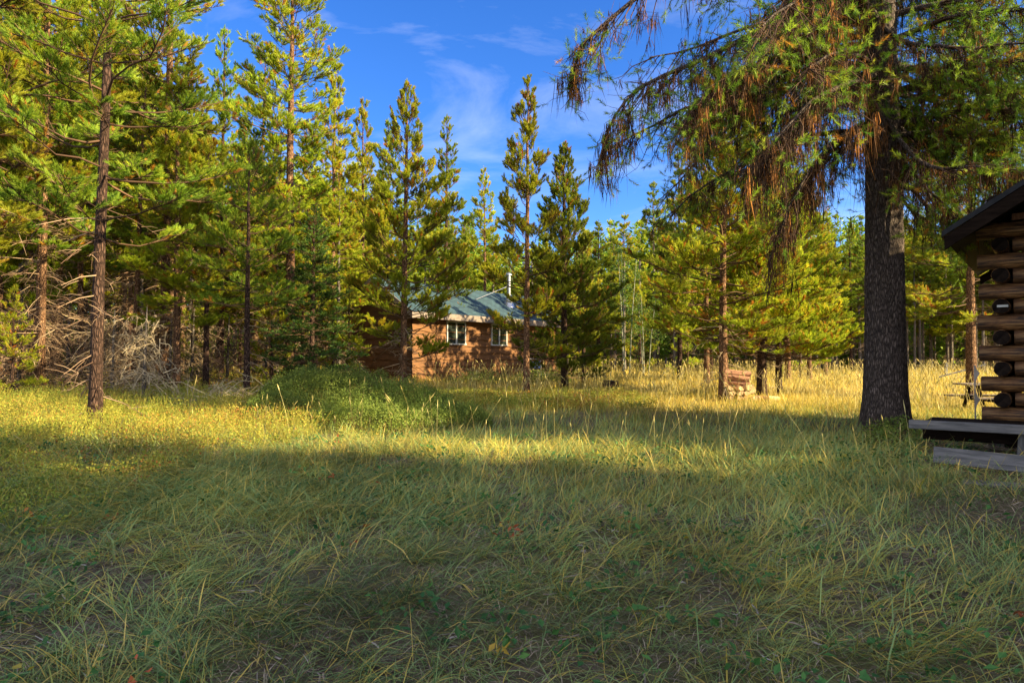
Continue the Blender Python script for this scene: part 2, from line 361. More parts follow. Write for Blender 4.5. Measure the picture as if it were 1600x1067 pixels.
# tufted scatter: clump centres, each with blades fanning out
def tufts(mb, cx, cy, nb, L0, wid, tl0, tl1, colf, segs=3, spread=.05, flow=.7, curl=.9):
    N = len(cx); K = nb
    fa = 1.2 * smooth_noise(cx, cy, .55, 11) + .15 + rng.normal(0, .35, N)   # flow direction
    fa = np.where(rng.uniform(0, 1, N) < .5, fa, fa + np.pi * (smooth_noise(cx, cy, .9, 12) > .15))
    sc_ = rng.uniform(.65, 1.25, N)
    x = np.repeat(cx, K) + rng.normal(0, spread, N * K); y = np.repeat(cy, K) + rng.normal(0, spread, N * K)
    az = np.repeat(fa, K) + rng.normal(0, 1.6 * (1 - flow) + .25, N * K)
    rnd_az = rng.uniform(0, 2 * np.pi, N * K); az = np.where(rng.uniform(0, 1, N * K) < (1 - flow) * .7, rnd_az, az)
    L = L0 * np.repeat(sc_, K) * rng.uniform(.5, 1.25, N * K)
    tl = rng.uniform(tl0, tl1, N * K)
    a = np.clip(np.repeat(colf(cx, cy), K) + rng.normal(0, .16, N * K), 0, 1)
    dead = rng.uniform(0, 1, N * K) < .18; a = np.where(dead, rng.uniform(.75, 1, N * K), a)
    ok = keepout(x, y)
    blades(mb, x[ok], y[ok], L[ok], (wid * np.clip(rng.lognormal(-.2, .38, N * K), .4, 2.2))[ok], az[ok], tl[ok], a[ok], segs, curl)

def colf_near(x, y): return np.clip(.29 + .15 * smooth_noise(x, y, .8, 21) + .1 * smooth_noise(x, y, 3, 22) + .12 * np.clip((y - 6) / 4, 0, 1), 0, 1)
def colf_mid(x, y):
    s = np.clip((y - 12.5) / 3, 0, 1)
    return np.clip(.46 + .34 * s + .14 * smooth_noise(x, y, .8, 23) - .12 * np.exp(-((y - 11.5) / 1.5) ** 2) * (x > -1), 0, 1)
gm = MB()
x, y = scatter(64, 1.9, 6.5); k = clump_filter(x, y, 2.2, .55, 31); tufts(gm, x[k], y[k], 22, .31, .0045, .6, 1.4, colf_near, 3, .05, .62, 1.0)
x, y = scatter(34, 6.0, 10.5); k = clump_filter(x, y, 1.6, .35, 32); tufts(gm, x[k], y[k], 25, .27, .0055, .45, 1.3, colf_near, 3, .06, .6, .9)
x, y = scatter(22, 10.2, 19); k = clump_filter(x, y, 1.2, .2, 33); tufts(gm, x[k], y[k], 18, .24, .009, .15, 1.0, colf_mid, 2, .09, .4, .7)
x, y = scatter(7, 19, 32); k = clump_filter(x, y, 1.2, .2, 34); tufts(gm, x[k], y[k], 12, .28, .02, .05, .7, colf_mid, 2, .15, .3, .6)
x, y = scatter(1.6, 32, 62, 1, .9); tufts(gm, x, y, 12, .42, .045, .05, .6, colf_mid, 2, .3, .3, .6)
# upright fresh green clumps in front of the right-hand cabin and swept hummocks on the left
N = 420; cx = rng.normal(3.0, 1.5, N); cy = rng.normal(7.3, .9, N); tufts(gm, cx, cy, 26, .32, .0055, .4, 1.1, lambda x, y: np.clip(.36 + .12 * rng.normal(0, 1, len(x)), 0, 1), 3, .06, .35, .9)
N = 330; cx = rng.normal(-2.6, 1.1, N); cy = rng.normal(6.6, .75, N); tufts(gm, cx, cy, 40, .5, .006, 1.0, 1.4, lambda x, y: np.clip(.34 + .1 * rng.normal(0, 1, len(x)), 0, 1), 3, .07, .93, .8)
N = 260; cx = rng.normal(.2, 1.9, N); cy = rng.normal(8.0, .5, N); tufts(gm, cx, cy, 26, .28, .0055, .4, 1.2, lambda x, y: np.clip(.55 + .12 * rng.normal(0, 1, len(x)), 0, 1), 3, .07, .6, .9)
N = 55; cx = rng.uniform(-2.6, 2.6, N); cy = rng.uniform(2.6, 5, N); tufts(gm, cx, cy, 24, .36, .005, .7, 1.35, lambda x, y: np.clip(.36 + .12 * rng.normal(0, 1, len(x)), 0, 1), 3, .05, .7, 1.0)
go = gm.build("grass", M_grass); tag(go, "long green and straw coloured grass laid over across the meadow", "grass", kind='stuff')
# flat dead thatch
th = MB()
for dens, y0, y1, L0, wd in ((1000, 1.9, 5, .13, .0035), (520, 5, 9.5, .16, .006)):
    x, y = scatter(dens, y0, y1, .3, .8); N = len(x)
    blades(th, x, y, L0 * rng.uniform(.4, 1.4, N), wd * rng.uniform(.6, 1.4, N), rng.uniform(0, 6.28, N), rng.uniform(1.1, 1.55, N), rng.uniform(0, 1, N) ** 1.3, 2, .4)
tag(th.build("dead_grass_thatch", M_thatch), "brown and grey dead grass stems matted flat under the green blades", "thatch", kind='stuff')
lt = MB(); x, y = scatter(26, 2.0, 8); k = smooth_noise(x + 3, y, 1.1, 44) > -.2; x, y = x[k], y[k]; N = len(x); az_ = rng.uniform(0, 6.28, N); L_ = rng.uniform(.02, .14, N); zz_ = gz(x, y) + .018
dv_ = np.stack([np.cos(az_) * L_, np.sin(az_) * L_, rng.uniform(-.01, .03, N)], 1); p_ = np.stack([x, y, zz_], 1)
tubes(lt, np.stack([p_, p_ + dv_ * .5 + rng.normal(0, .006, (N, 3)), p_ + dv_], 1), rng.uniform(.0015, .006, N)[:, None] * np.array([[1, .9, .6]]), 4, rng.uniform(0, 1, N))
tag(lt.build("fallen_twigs", M_litter), "short broken grey and brown twigs lying in the trodden foreground grass", "twigs", kind='stuff')
# tall straw stalks with seed heads
st = MB()
def stalks(x, y, L, wd):
    N = len(x); az = rng.uniform(0, 6.28, N); lean = np.abs(rng.normal(0, .22, N)) + .03; z = gz(x, y)
    hh = L[:, None] * np.linspace(0, 1, 5)[None]; bend = (np.linspace(0, 1, 5) ** 2)[None] * (L * lean)[:, None] + hh * (lean * .6)[:, None]
    P = np.stack([x[:, None] + np.cos(az)[:, None] * bend, y[:, None] + np.sin(az)[:, None] * bend, z[:, None] + hh], -1)
    a = rng.uniform(0, 1, N)
    tubes(st, P, wd[:, None] * np.array([1, .9, .8, .7, .5])[None], 3, a)
    t = norm(P[:, -1] - P[:, -2]); hl = L * rng.uniform(.12, .2, N)
    Q = np.stack([P[:, -1], P[:, -1] + t * hl[:, None] * .4, P[:, -1] + t * hl[:, None]], 1)
    tubes(st, Q, wd[:, None] * np.array([.8, 2.6, .5])[None], 4, a)
def stalk_area(N, x0, x1, y0, y1, L, wd):
    x = rng.uniform(x0, x1, N); y = rng.uniform(y0, y1, N); k = keepout(x, y); x, y = x[k], y[k]
    stalks(x, y, rng.uniform(L * .6, L * 1.2, len(x)), rng.uniform(.7, 1.2, len(x)) * wd)
stalk_area(130, -3.5, 5.5, 6.6, 9.6, .55, .0018); stalk_area(26, -6, 5, 5.0, 8, .5, .0018)
stalk_area(13, -4.6, -1.0, 8.6, 10.5, .7, .0025)
stalk_area(1500, -2, 15, 13.5, 26, .62, .0045); stalk_area(1500, -3, 26, 24, 42, .7, .008); stalk_area(500, 6.5, 18, 13, 24, .62, .005)
stalk_area(16, 3.6, 5.2, 5.8, 7.6, .62, .0022)
tag(st.build("seed_stalks", M_straw), "dry straw stalks with seed heads standing above the meadow grass", "grass stalks", kind='stuff')

def leaves(mb, C, size, a, flat=.5, fold=True):
    N = len(C); nrm = norm(rng.normal(0, 1, (N, 3)) + np.array([0, 0, flat * 2.5])); t = norm(np.cross(nrm, rng.normal(0, 1, (N, 3)))); b = np.cross(nrm, t)
    s = np.asarray(size)[:, None] * np.ones((N, 1))
    V = np.stack([C - t * s, C + b * s * .55 + nrm * s * .15, C + t * s, C - b * s * .55 + nrm * s * .15], 1)
    base = (np.arange(N) * 4)[:, None]
    mb.add(V.reshape(-1, 3), T=np.concatenate([base + [[0, 1, 2]], base + [[0, 2, 3]]]), a=np.repeat(a, 4))
# low leafy herbs in the foreground
hb = MB(); N = 1300; x, y = scatter(24, 2.0, 9.5); k = smooth_noise(x, y, 1.5, 41) > -.1; x, y = x[k], y[k]; n0 = len(x)
K = 7; cc = np.repeat(np.clip(rng.uniform(0, 1, n0), 0, 1), K)
cc = np.where(cc > .935, cc, cc * .9)
cx = np.repeat(x, K) + rng.normal(0, .045, n0 * K); cy = np.repeat(y, K) + rng.normal(0, .045, n0 * K)
hz = np.repeat(rng.uniform(.04, .16, n0), K) * rng.uniform(.5, 1.2, n0 * K)
leaves(hb, np.stack([cx, cy, gz(cx, cy) + hz], 1), rng.uniform(.012, .034, n0 * K), cc, .8)
tag(hb.build("leafy_herbs", M_herb), "small green ground plants with a few red and yellow leaves among the grass", "ground plants", kind='stuff')
# snowberry ground cover on the left
lb = MB()
def cover(N, fx, hmax, size, shade=0, K=40, seed=50):
    x, y = fx(N); k = rng.uniform(0, 1, len(x)) < .45 + .6 * (smooth_noise(x, y, 1.2, seed) > -.25); x, y = x[k], y[k]; n0 = len(x)
    H = hmax * rng.uniform(.5, 1.1, n0)
    px = np.repeat(x, K) + rng.normal(0, .11, n0 * K); py = np.repeat(y, K) + rng.normal(0, .11, n0 * K); pz = gz(px, py) + np.repeat(H, K) * rng.uniform(.15, 1, n0 * K) ** .7
    a = np.clip(np.repeat(.55 + .3 * smooth_noise(x, y, 1.0, seed + 1) + .32 * np.exp(-((x + 4.9) / 2.0) ** 2 - ((y - 9.8) / 1.3) ** 2) + rng.normal(0, .15, n0), K) + rng.normal(0, .12, n0 * K), 0, 1)
    leaves(lb, np.stack([px, py, pz], 1), size * rng.uniform(.6, 1.3, n0 * K), a, .3)
    # fine stems
    sx = np.repeat(x, 3); sy = np.repeat(y, 3); sh = np.repeat(H, 3); z = gz(sx, sy); e = rng.normal(0, .12, (len(sx), 2))
    P = np.stack([np.stack([sx, sy, z], 1), np.stack([sx + e[:, 0], sy + e[:, 1], z + sh], 1)], 1)
    tubes(lb, P, np.full((len(sx), 2), .0025), 3, .8)
cover(2600, lambda N: (rng.uniform(-12, -2.8, N), rng.uniform(8.0, 14.5, N)), .38, .013)
cover(500, lambda N: (rng.uniform(-7, -3.5, N), rng.uniform(5.2, 8.2, N)), .22, .015)
cover(1200, lambda N: (rng.uniform(-3.2, 3, N), rng.uniform(14, 18.5, N)), .26, .02)
cover(2600, lambda N: (rng.uniform(-22, -6, N), rng.uniform(14, 24, N)), .4, .026, K=16)
tag(lb.build("low_shrub_cover", M_low), "knee high yellow green snowberry growth with russet patches along the wood edge", "ground cover", kind='stuff')

# ------------------------------------------------------------------ trees
def needle_tris(mb, O, D, L, n, nl, nw, a, spread=.8):
    S = len(O)
    if S == 0: return
    t = rng.uniform(0, 1, (S, n, 1)) ** .8
    base = O[:, None] + D[:, None] * (L[:, None, None] * t)
    rad = rng.normal(0, 1, (S, n, 3)); rad = norm(rad - (rad * D[:, None]).sum(-1, keepdims=True) * D[:, None])
    an = spread * rng.uniform(.6, 1.25, (S, n, 1)) * (1 - .45 * t)
    nd_ = D[:, None] * np.cos(an) + rad * np.sin(an)
    side = norm(np.cross(nd_, rng.normal(0, 1, (S, n, 3))))
    ln = nl * rng.uniform(.75, 1.2, (S, n, 1))
    V = np.stack([base - side * nw / 2, base + side * nw / 2, base + nd_ * ln], 2).reshape(-1, 3)
    aa = np.clip(np.repeat(a, n) + rng.normal(0, .04, S * n) * (np.repeat(a, n) < .9), 0, 1)
    mb.add(V, T=np.arange(S * n * 3).reshape(-1, 3), a=np.repeat(aa, 3))

def rotz(v, a):
    c, s = np.cos(a), np.sin(a)
    return np.stack([v[..., 0] * c - v[..., 1] * s, v[..., 0] * s + v[..., 1] * c, v[..., 2]], -1)

def pine_meshes(name, H=10, r0=.1, cb=.2, Rm=1.4, nb=90, shoot=.2, dens=9, nn=14, nl=.09, nw=.014, elev=(.05, .9), peak=.22, lean=(0, 0),
                dead=20, deadlen=.8, mneed=None, mbark=None, mdead=None, seed=1, brown=.05, up=.5, profile=1.0, sparse=0.0, dense_in=.3, base=0.5):
    """returns (trunk mesh, crown mesh); crown = live twigs + needles"""
    global rng
    keep = rng; rng = np.random.default_rng(seed)
    K = 14; t = np.linspace(0, 1, K)
    wob = np.cumsum(rng.normal(0, .012, (K, 2)), 0) * H * .12
    cx = lean[0] * t ** 1.3 * H + wob[:, 0] * t; cy = lean[1] * t ** 1.3 * H + wob[:, 1] * t
    P = np.stack([cx, cy, t * H - .15], 1)
    rad = r0 * (1 - t) ** .75 * (1 + .35 * np.exp(-t * H / .25)) + .008
    tr = MB(); tubes(tr, P, rad, 10, .5)
    def axis_pt(z):
        q = np.clip(z / H, 0, 1); return np.stack([np.interp(q, t, cx), np.interp(q, t, cy), z], -1)
    # live branches
    W = max(6, nb // 6); lev = (np.arange(nb) % W + .5) / W; u = np.clip(lev + rng.normal(0, .16, nb) / W, 0, 1) ** .82
    zb = cb * H + u * (H * .985 - cb * H)
    q = (zb - cb * H) / (H - cb * H)
    prof = np.where(q < peak, base + (1 - base) * (q / peak), ((1 - q) / (1 - peak)) ** profile)
    Lb = Rm * np.clip(prof, .045, 1) * rng.uniform(.6, 1.15, nb) + .06
    az = np.arange(nb) * 2.399 + rng.normal(0, .5, nb)
    el = elev[0] + (elev[1] - elev[0]) * q ** 1.5 + rng.normal(0, .12, nb)
    KB = 6; s = np.linspace(0, 1, KB)
    hd = np.stack([np.cos(az), np.sin(az)], 1)
    ang = el[:, None] + (s[None] - .35) * up
    stepx = np.cos(ang) / (KB - 1); stepz = np.sin(ang) / (KB - 1)
    hx = np.concatenate([np.zeros((nb, 1)), np.cumsum(stepx[:, 1:], 1)], 1) * Lb[:, None]; hz = np.concatenate([np.zeros((nb, 1)), np.cumsum(stepz[:, 1:], 1)], 1) * Lb[:, None]
    st_ = axis_pt(zb)
    side = rng.normal(0, .06, nb)[:, None] * s[None] ** 2 * Lb[:, None]
    BP = np.stack([st_[:, None, 0] + hd[:, None, 0] * hx - hd[:, None, 1] * side, st_[:, None, 1] + hd[:, None, 1] * hx + hd[:, None, 0] * side, st_[:, None, 2] + hz], -1)
    br = np.clip(Lb * .009 + .003, .004, .028); jit = np.cumsum(rng.normal(0, 1, (nb, KB, 3)) * np.array([1, 1, .8]) * (Lb * .032)[:, None, None], 1); jit[:, 0] = 0; BP = BP + jit
    cr = MB()
    tubes(tr, BP, br[:, None] * np.linspace(1, .35, KB)[None], 4, rng.uniform(0, 1, nb), m=1)
    # shoots along branches
    cnt = np.maximum(2, (Lb * dens * (1 - sparse * rng.uniform(0, 1, nb))).astype(int) + 2); ids = np.repeat(np.arange(nb), cnt)
    f = np.concatenate([np.linspace(dense_in + .12, 1, c) for c in cnt]); f = np.clip(f + rng.normal(0, .03, len(f)), .1, 1)
    fi = f * (KB - 1); k0 = np.clip(fi.astype(int), 0, KB - 2); fr = (fi - k0)[:, None]
    p0 = BP[ids, k0] * (1 - fr) + BP[ids, k0 + 1] * fr; bd = norm(BP[ids, k0 + 1] - BP[ids, k0])
    sgn = np.where(rng.uniform(0, 1, len(f)) < .5, 1, -1); ya = sgn * rng.uniform(.4, 1.15, len(f)); ya = np.where(f > .97, 0, ya)
    sd = rotz(bd, ya); sd[:, 2] += rng.uniform(-.15, .55, len(f)) * (.4 + up); sd = norm(sd)
    sl_ = (Lb[ids] * (1.05 - f) * .42 + shoot * .85) * rng.uniform(.6, 1.15, len(f))
    tipd = norm(sd + np.array([0, 0, .35 * up])[None])
    SP = np.stack([p0, p0 + sd * (sl_ * .5)[:, None], p0 + sd * (sl_ * .5)[:, None] + tipd * (sl_ * .5)[:, None]], 1)
    tubes(cr, SP, np.full((len(f), 3), .0045) * np.array([1, .8, .5])[None] * (1 + H * .04), 3, rng.uniform(0, 1, len(f)), m=1)
    # tufts: one at tip, extra along long shoots
    O = [SP[:, 1] + (SP[:, 2] - SP[:, 1]) * .2]; D = [norm(SP[:, 2] - SP[:, 1])]; LL = [np.minimum(np.linalg.norm(SP[:, 2] - SP[:, 1], axis=1) * .8, shoot * 1.3) + .02]; ii = [ids]
    lg = sl_ > shoot * 1.25
    for rep in range(2):
        sg = rng.choice([-1, 1], lg.sum()); dd = norm(rotz(sd[lg], sg * .9) + np.array([0, 0, .3])); fr2 = rng.uniform(.3, .8, lg.sum())[:, None]
        O.append(SP[lg, 0] * (1 - fr2) + SP[lg, 2] * fr2); D.append(dd); LL.append(np.full(lg.sum(), shoot)); ii.append(ids[lg])
    # leader
    O.append(axis_pt(np.array([H * .96]))); D.append(np.array([[0, 0, 1.]])); LL.append(np.array([H * .04 + .1])); ii.append(np.array([0]))
    O = np.concatenate(O); D = np.concatenate(D); LL = np.concatenate(LL); ii = np.concatenate(ii)
    ba = rng.uniform(.1, .8, nb); a = np.clip(ba[ii] * .45 + rng.uniform(0, .55, len(ii)) + .12 * (D[:, 2] > .4), 0, .92)
    inner = np.linalg.norm(O[:, :2] - axis_pt(O[:, 2])[:, :2], axis=1) < Rm * .35
    a = np.where(rng.uniform(0, 1, len(a)) < brown * np.where(inner, 1.8, .7), rng.uniform(.955, 1, len(a)), a)
    needle_tris(cr, O, D, LL, nn, nl, nw, a)
    # dead twigs on the lower trunk
    if dead:
        z = rng.uniform(.02, max(cb, .1) + .12, dead) * H; az = rng.uniform(0, 6.28, dead); L = deadlen * rng.uniform(.3, 1.2, dead)
        e = rng.uniform(-.5, .15, dead); d0 = np.stack([np.cos(az) * np.cos(e), np.sin(az) * np.cos(e), np.sin(e)], 1)
        p = axis_pt(z); j = rng.normal(0, .12, (dead, 3)); DP = np.stack([p, p + d0 * L[:, None] * .5 + j * L[:, None] * .5, p + (d0 + j) * L[:, None] + np.array([0, 0, -.12]) * L[:, None]], 1)
        tubes(tr, DP, np.array([.009, .006, .003])[None] * (1 + .3 * L[:, None]) * (.7 + H * .03), 3, rng.uniform(0, 1, dead), m=2)
        q2 = np.repeat(np.arange(dead), 4); fr = rng.uniform(.25, 1, len(q2))[:, None]; b0 = DP[q2, 0] * (1 - fr) + DP[q2, 2] * fr
        dd = norm(d0[q2] + rng.normal(0, .6, (len(q2), 3))) * (L[q2] * rng.uniform(.2, .5, len(q2)))[:, None]
        tubes(tr, np.stack([b0, b0 + dd * .6, b0 + dd + np.array([0, 0, -.03])], 1), np.array([[.005, .004, .002]]) * np.ones((len(q2), 1)) * (.7 + H * .03), 3, rng.uniform(0, 1, len(q2)), m=2)
    tm = tr.mesh(name + "_trunk", [mbark or M_bark, M_twig, mdead or M_dead], True)
    cm = cr.mesh(name + "_crown", [mneed or M_needle, M_twig])
    rng = keep
    return tm, cm

def plant_tree(meshes, x, y, label, cat="pine tree", group=None, rz=0., s=1., sz=None, name="pine_tree", z=None):
    e = empty(name, (x, y, g(x, y) if z is None else z), rz); e.scale = (s, s, sz or s)
    for nme, me in zip(("trunk", "crown"), meshes):
        o = bpy.data.objects.new(nme, me); COL.objects.link(o); o.parent = e
    tag(e, label, cat, group)
    return e

def TH(topy, d): return (HZ - topy) * d / F + EYE - .5

# --- named, individually grown trees
# T1 near left pine
d = 10.0
me = pine_meshes("near_left", 10.5, .084, .24, 1.95, 90, .15, 12, 64, .066, .007, (.0, .75), .25, (.012, 0), 26, .7, M_needle, M_bark, M_dead, 11, .06, .55, .8, .1, .35, .75)
plant_tree(me, PX(150, d), d, "tall pine in the shrubs at left with bare dark lower trunk", rz=.4)
d = 13.0
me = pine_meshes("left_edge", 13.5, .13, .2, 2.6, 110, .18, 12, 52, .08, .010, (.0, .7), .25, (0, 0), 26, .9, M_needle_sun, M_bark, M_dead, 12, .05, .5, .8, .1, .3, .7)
plant_tree(me, PX(-60, d), d, "big bright yellow green pine cut off by the left edge of the picture")
d = 15.5
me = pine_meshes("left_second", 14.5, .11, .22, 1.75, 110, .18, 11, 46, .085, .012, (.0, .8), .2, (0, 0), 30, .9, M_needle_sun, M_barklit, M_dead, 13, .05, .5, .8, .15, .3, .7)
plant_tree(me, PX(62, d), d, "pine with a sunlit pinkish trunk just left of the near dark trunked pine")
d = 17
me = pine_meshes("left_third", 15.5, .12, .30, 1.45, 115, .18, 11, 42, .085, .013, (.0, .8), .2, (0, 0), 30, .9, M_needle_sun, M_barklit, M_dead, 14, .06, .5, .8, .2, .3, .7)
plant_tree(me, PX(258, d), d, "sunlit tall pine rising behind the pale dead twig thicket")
d = 15.5
me = pine_meshes("thin_dark", 5.9, .07, .30, 1.3, 62, .2, 11, 36, .09, .012, (.05, .75), .3, (0, 0), 20, .6, M_needle, M_bark, M_dead, 15, .05, .5, .8, .2, .3, .8)
plant_tree(me, PX(386, d), d, "bushy pine with thin dark trunk standing at the back left of the shrub mound")
d = 17
me = pine_meshes("mid_left", 6.3, .07, .3, 1.4, 62, .2, 11, 34, .09, .013, (.05, .75), .3, (0, 0), 20, .6, M_needle_sun, M_bark, M_dead, 16, .05, .5, .8, .2, .3, .8)
plant_tree(me, PX(322, d), d, "pine with forked dark trunk behind the pile of bleached branches")
# T2 tall tree
d = 20
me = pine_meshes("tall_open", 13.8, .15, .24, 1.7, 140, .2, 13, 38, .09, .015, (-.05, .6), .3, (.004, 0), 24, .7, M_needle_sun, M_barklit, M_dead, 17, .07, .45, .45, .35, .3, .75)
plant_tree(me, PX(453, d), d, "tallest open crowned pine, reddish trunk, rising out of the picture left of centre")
# dark spruce
d = 17.5
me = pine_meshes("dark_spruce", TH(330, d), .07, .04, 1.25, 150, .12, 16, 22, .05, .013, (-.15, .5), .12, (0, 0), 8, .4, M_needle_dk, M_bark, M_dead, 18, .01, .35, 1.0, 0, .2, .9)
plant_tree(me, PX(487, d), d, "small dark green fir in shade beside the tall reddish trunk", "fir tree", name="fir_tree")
# T4 cabin front tree
d = 19
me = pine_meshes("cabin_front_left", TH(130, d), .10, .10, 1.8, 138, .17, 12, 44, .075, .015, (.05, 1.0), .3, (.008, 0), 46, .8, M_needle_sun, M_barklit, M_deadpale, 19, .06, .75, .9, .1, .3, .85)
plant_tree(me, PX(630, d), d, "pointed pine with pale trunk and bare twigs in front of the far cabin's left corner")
d = 17.6
me = pine_meshes("meadow_spire", TH(125, d), .085, .10, 1.2, 130, .16, 13, 44, .07, .014, (.05, 1.0), .3, (.012, 0), 12, .6, M_needle_sun, M_barklit, M_dead, 20, .05, .75, .75, .2, .3, .8)
plant_tree(me, PX(822, d), d, "slender pointed pine with straight brown trunk in front of the far cabin's right windows")
d = 20.5
me = pine_meshes("meadow_dense", TH(228, d), .11, .05, 1.6, 150, .16, 14, 44, .07, .015, (.05, 1.0), .25, (0, 0), 12, .6, M_needle, M_bark, M_dead, 21, .05, .7, .8, 0, .25, .9)
plant_tree(me, PX(882, d), d, "bushy green pine just right of the slender pointed one, branches down to the grass")
# T6-8
d = 16.8
me = pine_meshes("woodpile_pine", 7.9, .105, .15, 2.05, 135, .2, 13, 38, .085, .013, (.0, .8), .25, (0, 0), 26, .8, M_needle_sun, M_barklit, M_deadpale, 22, .17, .6, .55, .1, .25, .85)
plant_tree(me, PX(1130, d), d, "yellow green pine with orange needle patches, its trunk right against the firewood stack")
d = 18.5
me = pine_meshes("second_meadow_pine", 5.9, .13, .14, 2.0, 105, .2, 14, 36, .085, .014, (.0, .8), .3, (.0, 0), 14, .6, M_needle_sun, M_bark, M_deadpale, 23, .14, .6, .6, .05, .25, .9)
plant_tree(me, PX(1190, d), d, "broad low pine with thick curved trunk just right of the firewood")
d = 20
me = pine_meshes("third_meadow_pine", 6.6, .09, .13, 2.1, 105, .2, 14, 36, .085, .015, (.0, .7), .25, (.01, 0), 14, .6, M_needle_sun, M_bark, M_deadpale, 24, .14, .6, .6, .05, .25, .9)
plant_tree(me, PX(1216, d), d, "yellow green pine with the rightmost and thinnest trunk of the clump beside the firewood")
d = 19
me = pine_meshes("cabin_side_pine", 8.5, .14, .26, 1.9, 85, .2, 12, 36, .09, .014, (-.1, .6), .3, (0, 0), 10, .5, M_needle_sun, M_barklit, M_dead, 25, .1, .5, .6, .2, .3, .85)
plant_tree(me, PX(1517, d), d, "pine with glowing orange sunlit trunk behind the picnic table beside the log cabin")

# --- prototypes for the woods
P_ = {}
P_['spireA'] = (12.5, pine_meshes("wood_spire", 12.5, .12, .16, 1.8, 105, .22, 11, 28, .12, .024, (.0, .9), .25, (0, 0), 26, .8, M_needle_sun, M_barklit, M_dead, 31, .04, .6, .8, .1, .3, .7))
P_['spireB'] = (12.5, pine_meshes("wood_spire_green", 12.5, .12, .14, 1.9, 108, .22, 11, 28, .12, .024, (.0, .9), .2, (0, 0), 26, .8, M_needle, M_bark, M_dead, 32, .04, .6, .9, .1, .3, .8))
P_['pole'] = (12.5, pine_meshes("wood_pole", 12.5, .10, .28, 1.55, 88, .22, 11, 28, .12, .024, (.0, .8), .3, (0, 0), 90, 1.1, M_needle_sun, M_barkpale, M_dead, 33, .06, .5, .6, .2, .3, .7))
P_['poleB'] = (12.5, pine_meshes("wood_pole_leaning", 12.5, .09, .32, 1.5, 84, .22, 11, 28, .12, .024, (.0, .8), .3, (.02, .01), 100, 1.1, M_needle, M_barklit, M_dead, 34, .06, .5, .6, .2, .3, .7))
P_['far'] = (12.0, pine_meshes("far_pine", 12.0, .12, .2, 1.6, 75, .25, 8, 18, .16, .045, (.05, .9), .2, (0, 0), 30, .8, M_needle_sun, M_barkpale, M_dead, 35, .02, .6, .85, .1, .3, .8))
P_['farB'] = (12.0, pine_meshes("far_pine_dark", 12.0, .12, .32, 1.5, 70, .25, 8, 18, .16, .045, (.05, .9), .2, (0, 0), 30, .8, M_needle, M_barkpale, M_dead, 36, .02, .6, .85, .1, .3, .8))
P_['young'] = (4.0, pine_meshes("young_pine", 4.0, .05, .05, .95, 55, .17, 11, 18, .09, .016, (.1, 1.0), .15, (0, 0), 10, .4, M_needle_sun, M_bark, M_dead, 37, .04, .7, .9, 0, .2, .9))
P_['bare'] = (12.5, pine_meshes("bare_pole_pine", 12.5, .10, .47, 1.5, 60, .25, 8, 18, .16, .04, (.0, .8), .3, (.005, 0), 40, .8, M_needle, M_barkpale, M_dead, 38, .02, .6, .7, .1, .2, .8))
def wood(kind, x, y, H, label, group, z=None):
    h0, me = P_[kind]; s = H / h0
    wd = random.uniform(.85, 1.1)
    return plant_tree(me, x, y, label, group=group, rz=random.uniform(0, 6.28), s=(.55 + .45 * s) * wd, sz=s, z=z)
# identifiable skyline trees: px, top py, distance, kind, label
sky_trees = [
 (345, 38, 27, 'spireB', "blue green pine with its pointed tip alone against the sky at upper left"),
 (398, 62, 29, 'poleB', "thin pole pine between the blue green tip and the tallest open pine"),
 (520, 95, 27, 'spireA', "broad golden pine immediately right of the tallest open pine"),
 (567, 152, 29, 'spireA', "narrow golden pine whose tip stands right of the broad golden one"),
 (606, 186, 31, 'spireB', "lower green pine half hidden left of the pointed pine by the far cabin"),
 (697, 178, 29, 'spireB', "round topped pine right behind the pointed pine by the far cabin"),
 (757, 262, 38, 'spireA', "golden conical pine rising right behind the far cabin roof"),
 (935, 345, 27, 'spireB', "shorter pine at the right shoulder of the bushy meadow pine"),
 (1022, 285, 44, 'farB', "blue green spire highest above the middle wood edge"),
 (1062, 240, 30, 'spireB', "tall pine partly behind the left tip of the big tree's hanging branch"),
 (975, 335, 40, 'far', "first light green spire of the middle wood edge"),
 (1000, 345, 42, 'far', "light green spire just left of the blue green one"),
 (1290, 330, 34, 'spireA', "sunlit pine directly left of the big trunk, behind the firewood clump"),
 (1330, 350, 40, 'spireB', "green pine whose crown touches the left side of the big trunk"),
]
occ = []
for px, ty, d, k, lb_ in sky_trees:
    x = PX(px, d); wood(k, x, d, (HZ - ty) * d / F + EYE - g(x, d), lb_, None); occ.append((x, d))
def free(x, y, r):
    return all((x - a) ** 2 + (y - b) ** 2 > r * r for a, b in occ)
def fcab(x, y):
    u2 = (x + 3.75) * .6 + (y - 25.5) * .8; v2 = (x + 3.75) * -.8 + (y - 25.5) * .6
    return (-2.2 < u2 < 11.5) and (-3 < v2 < 5.5)
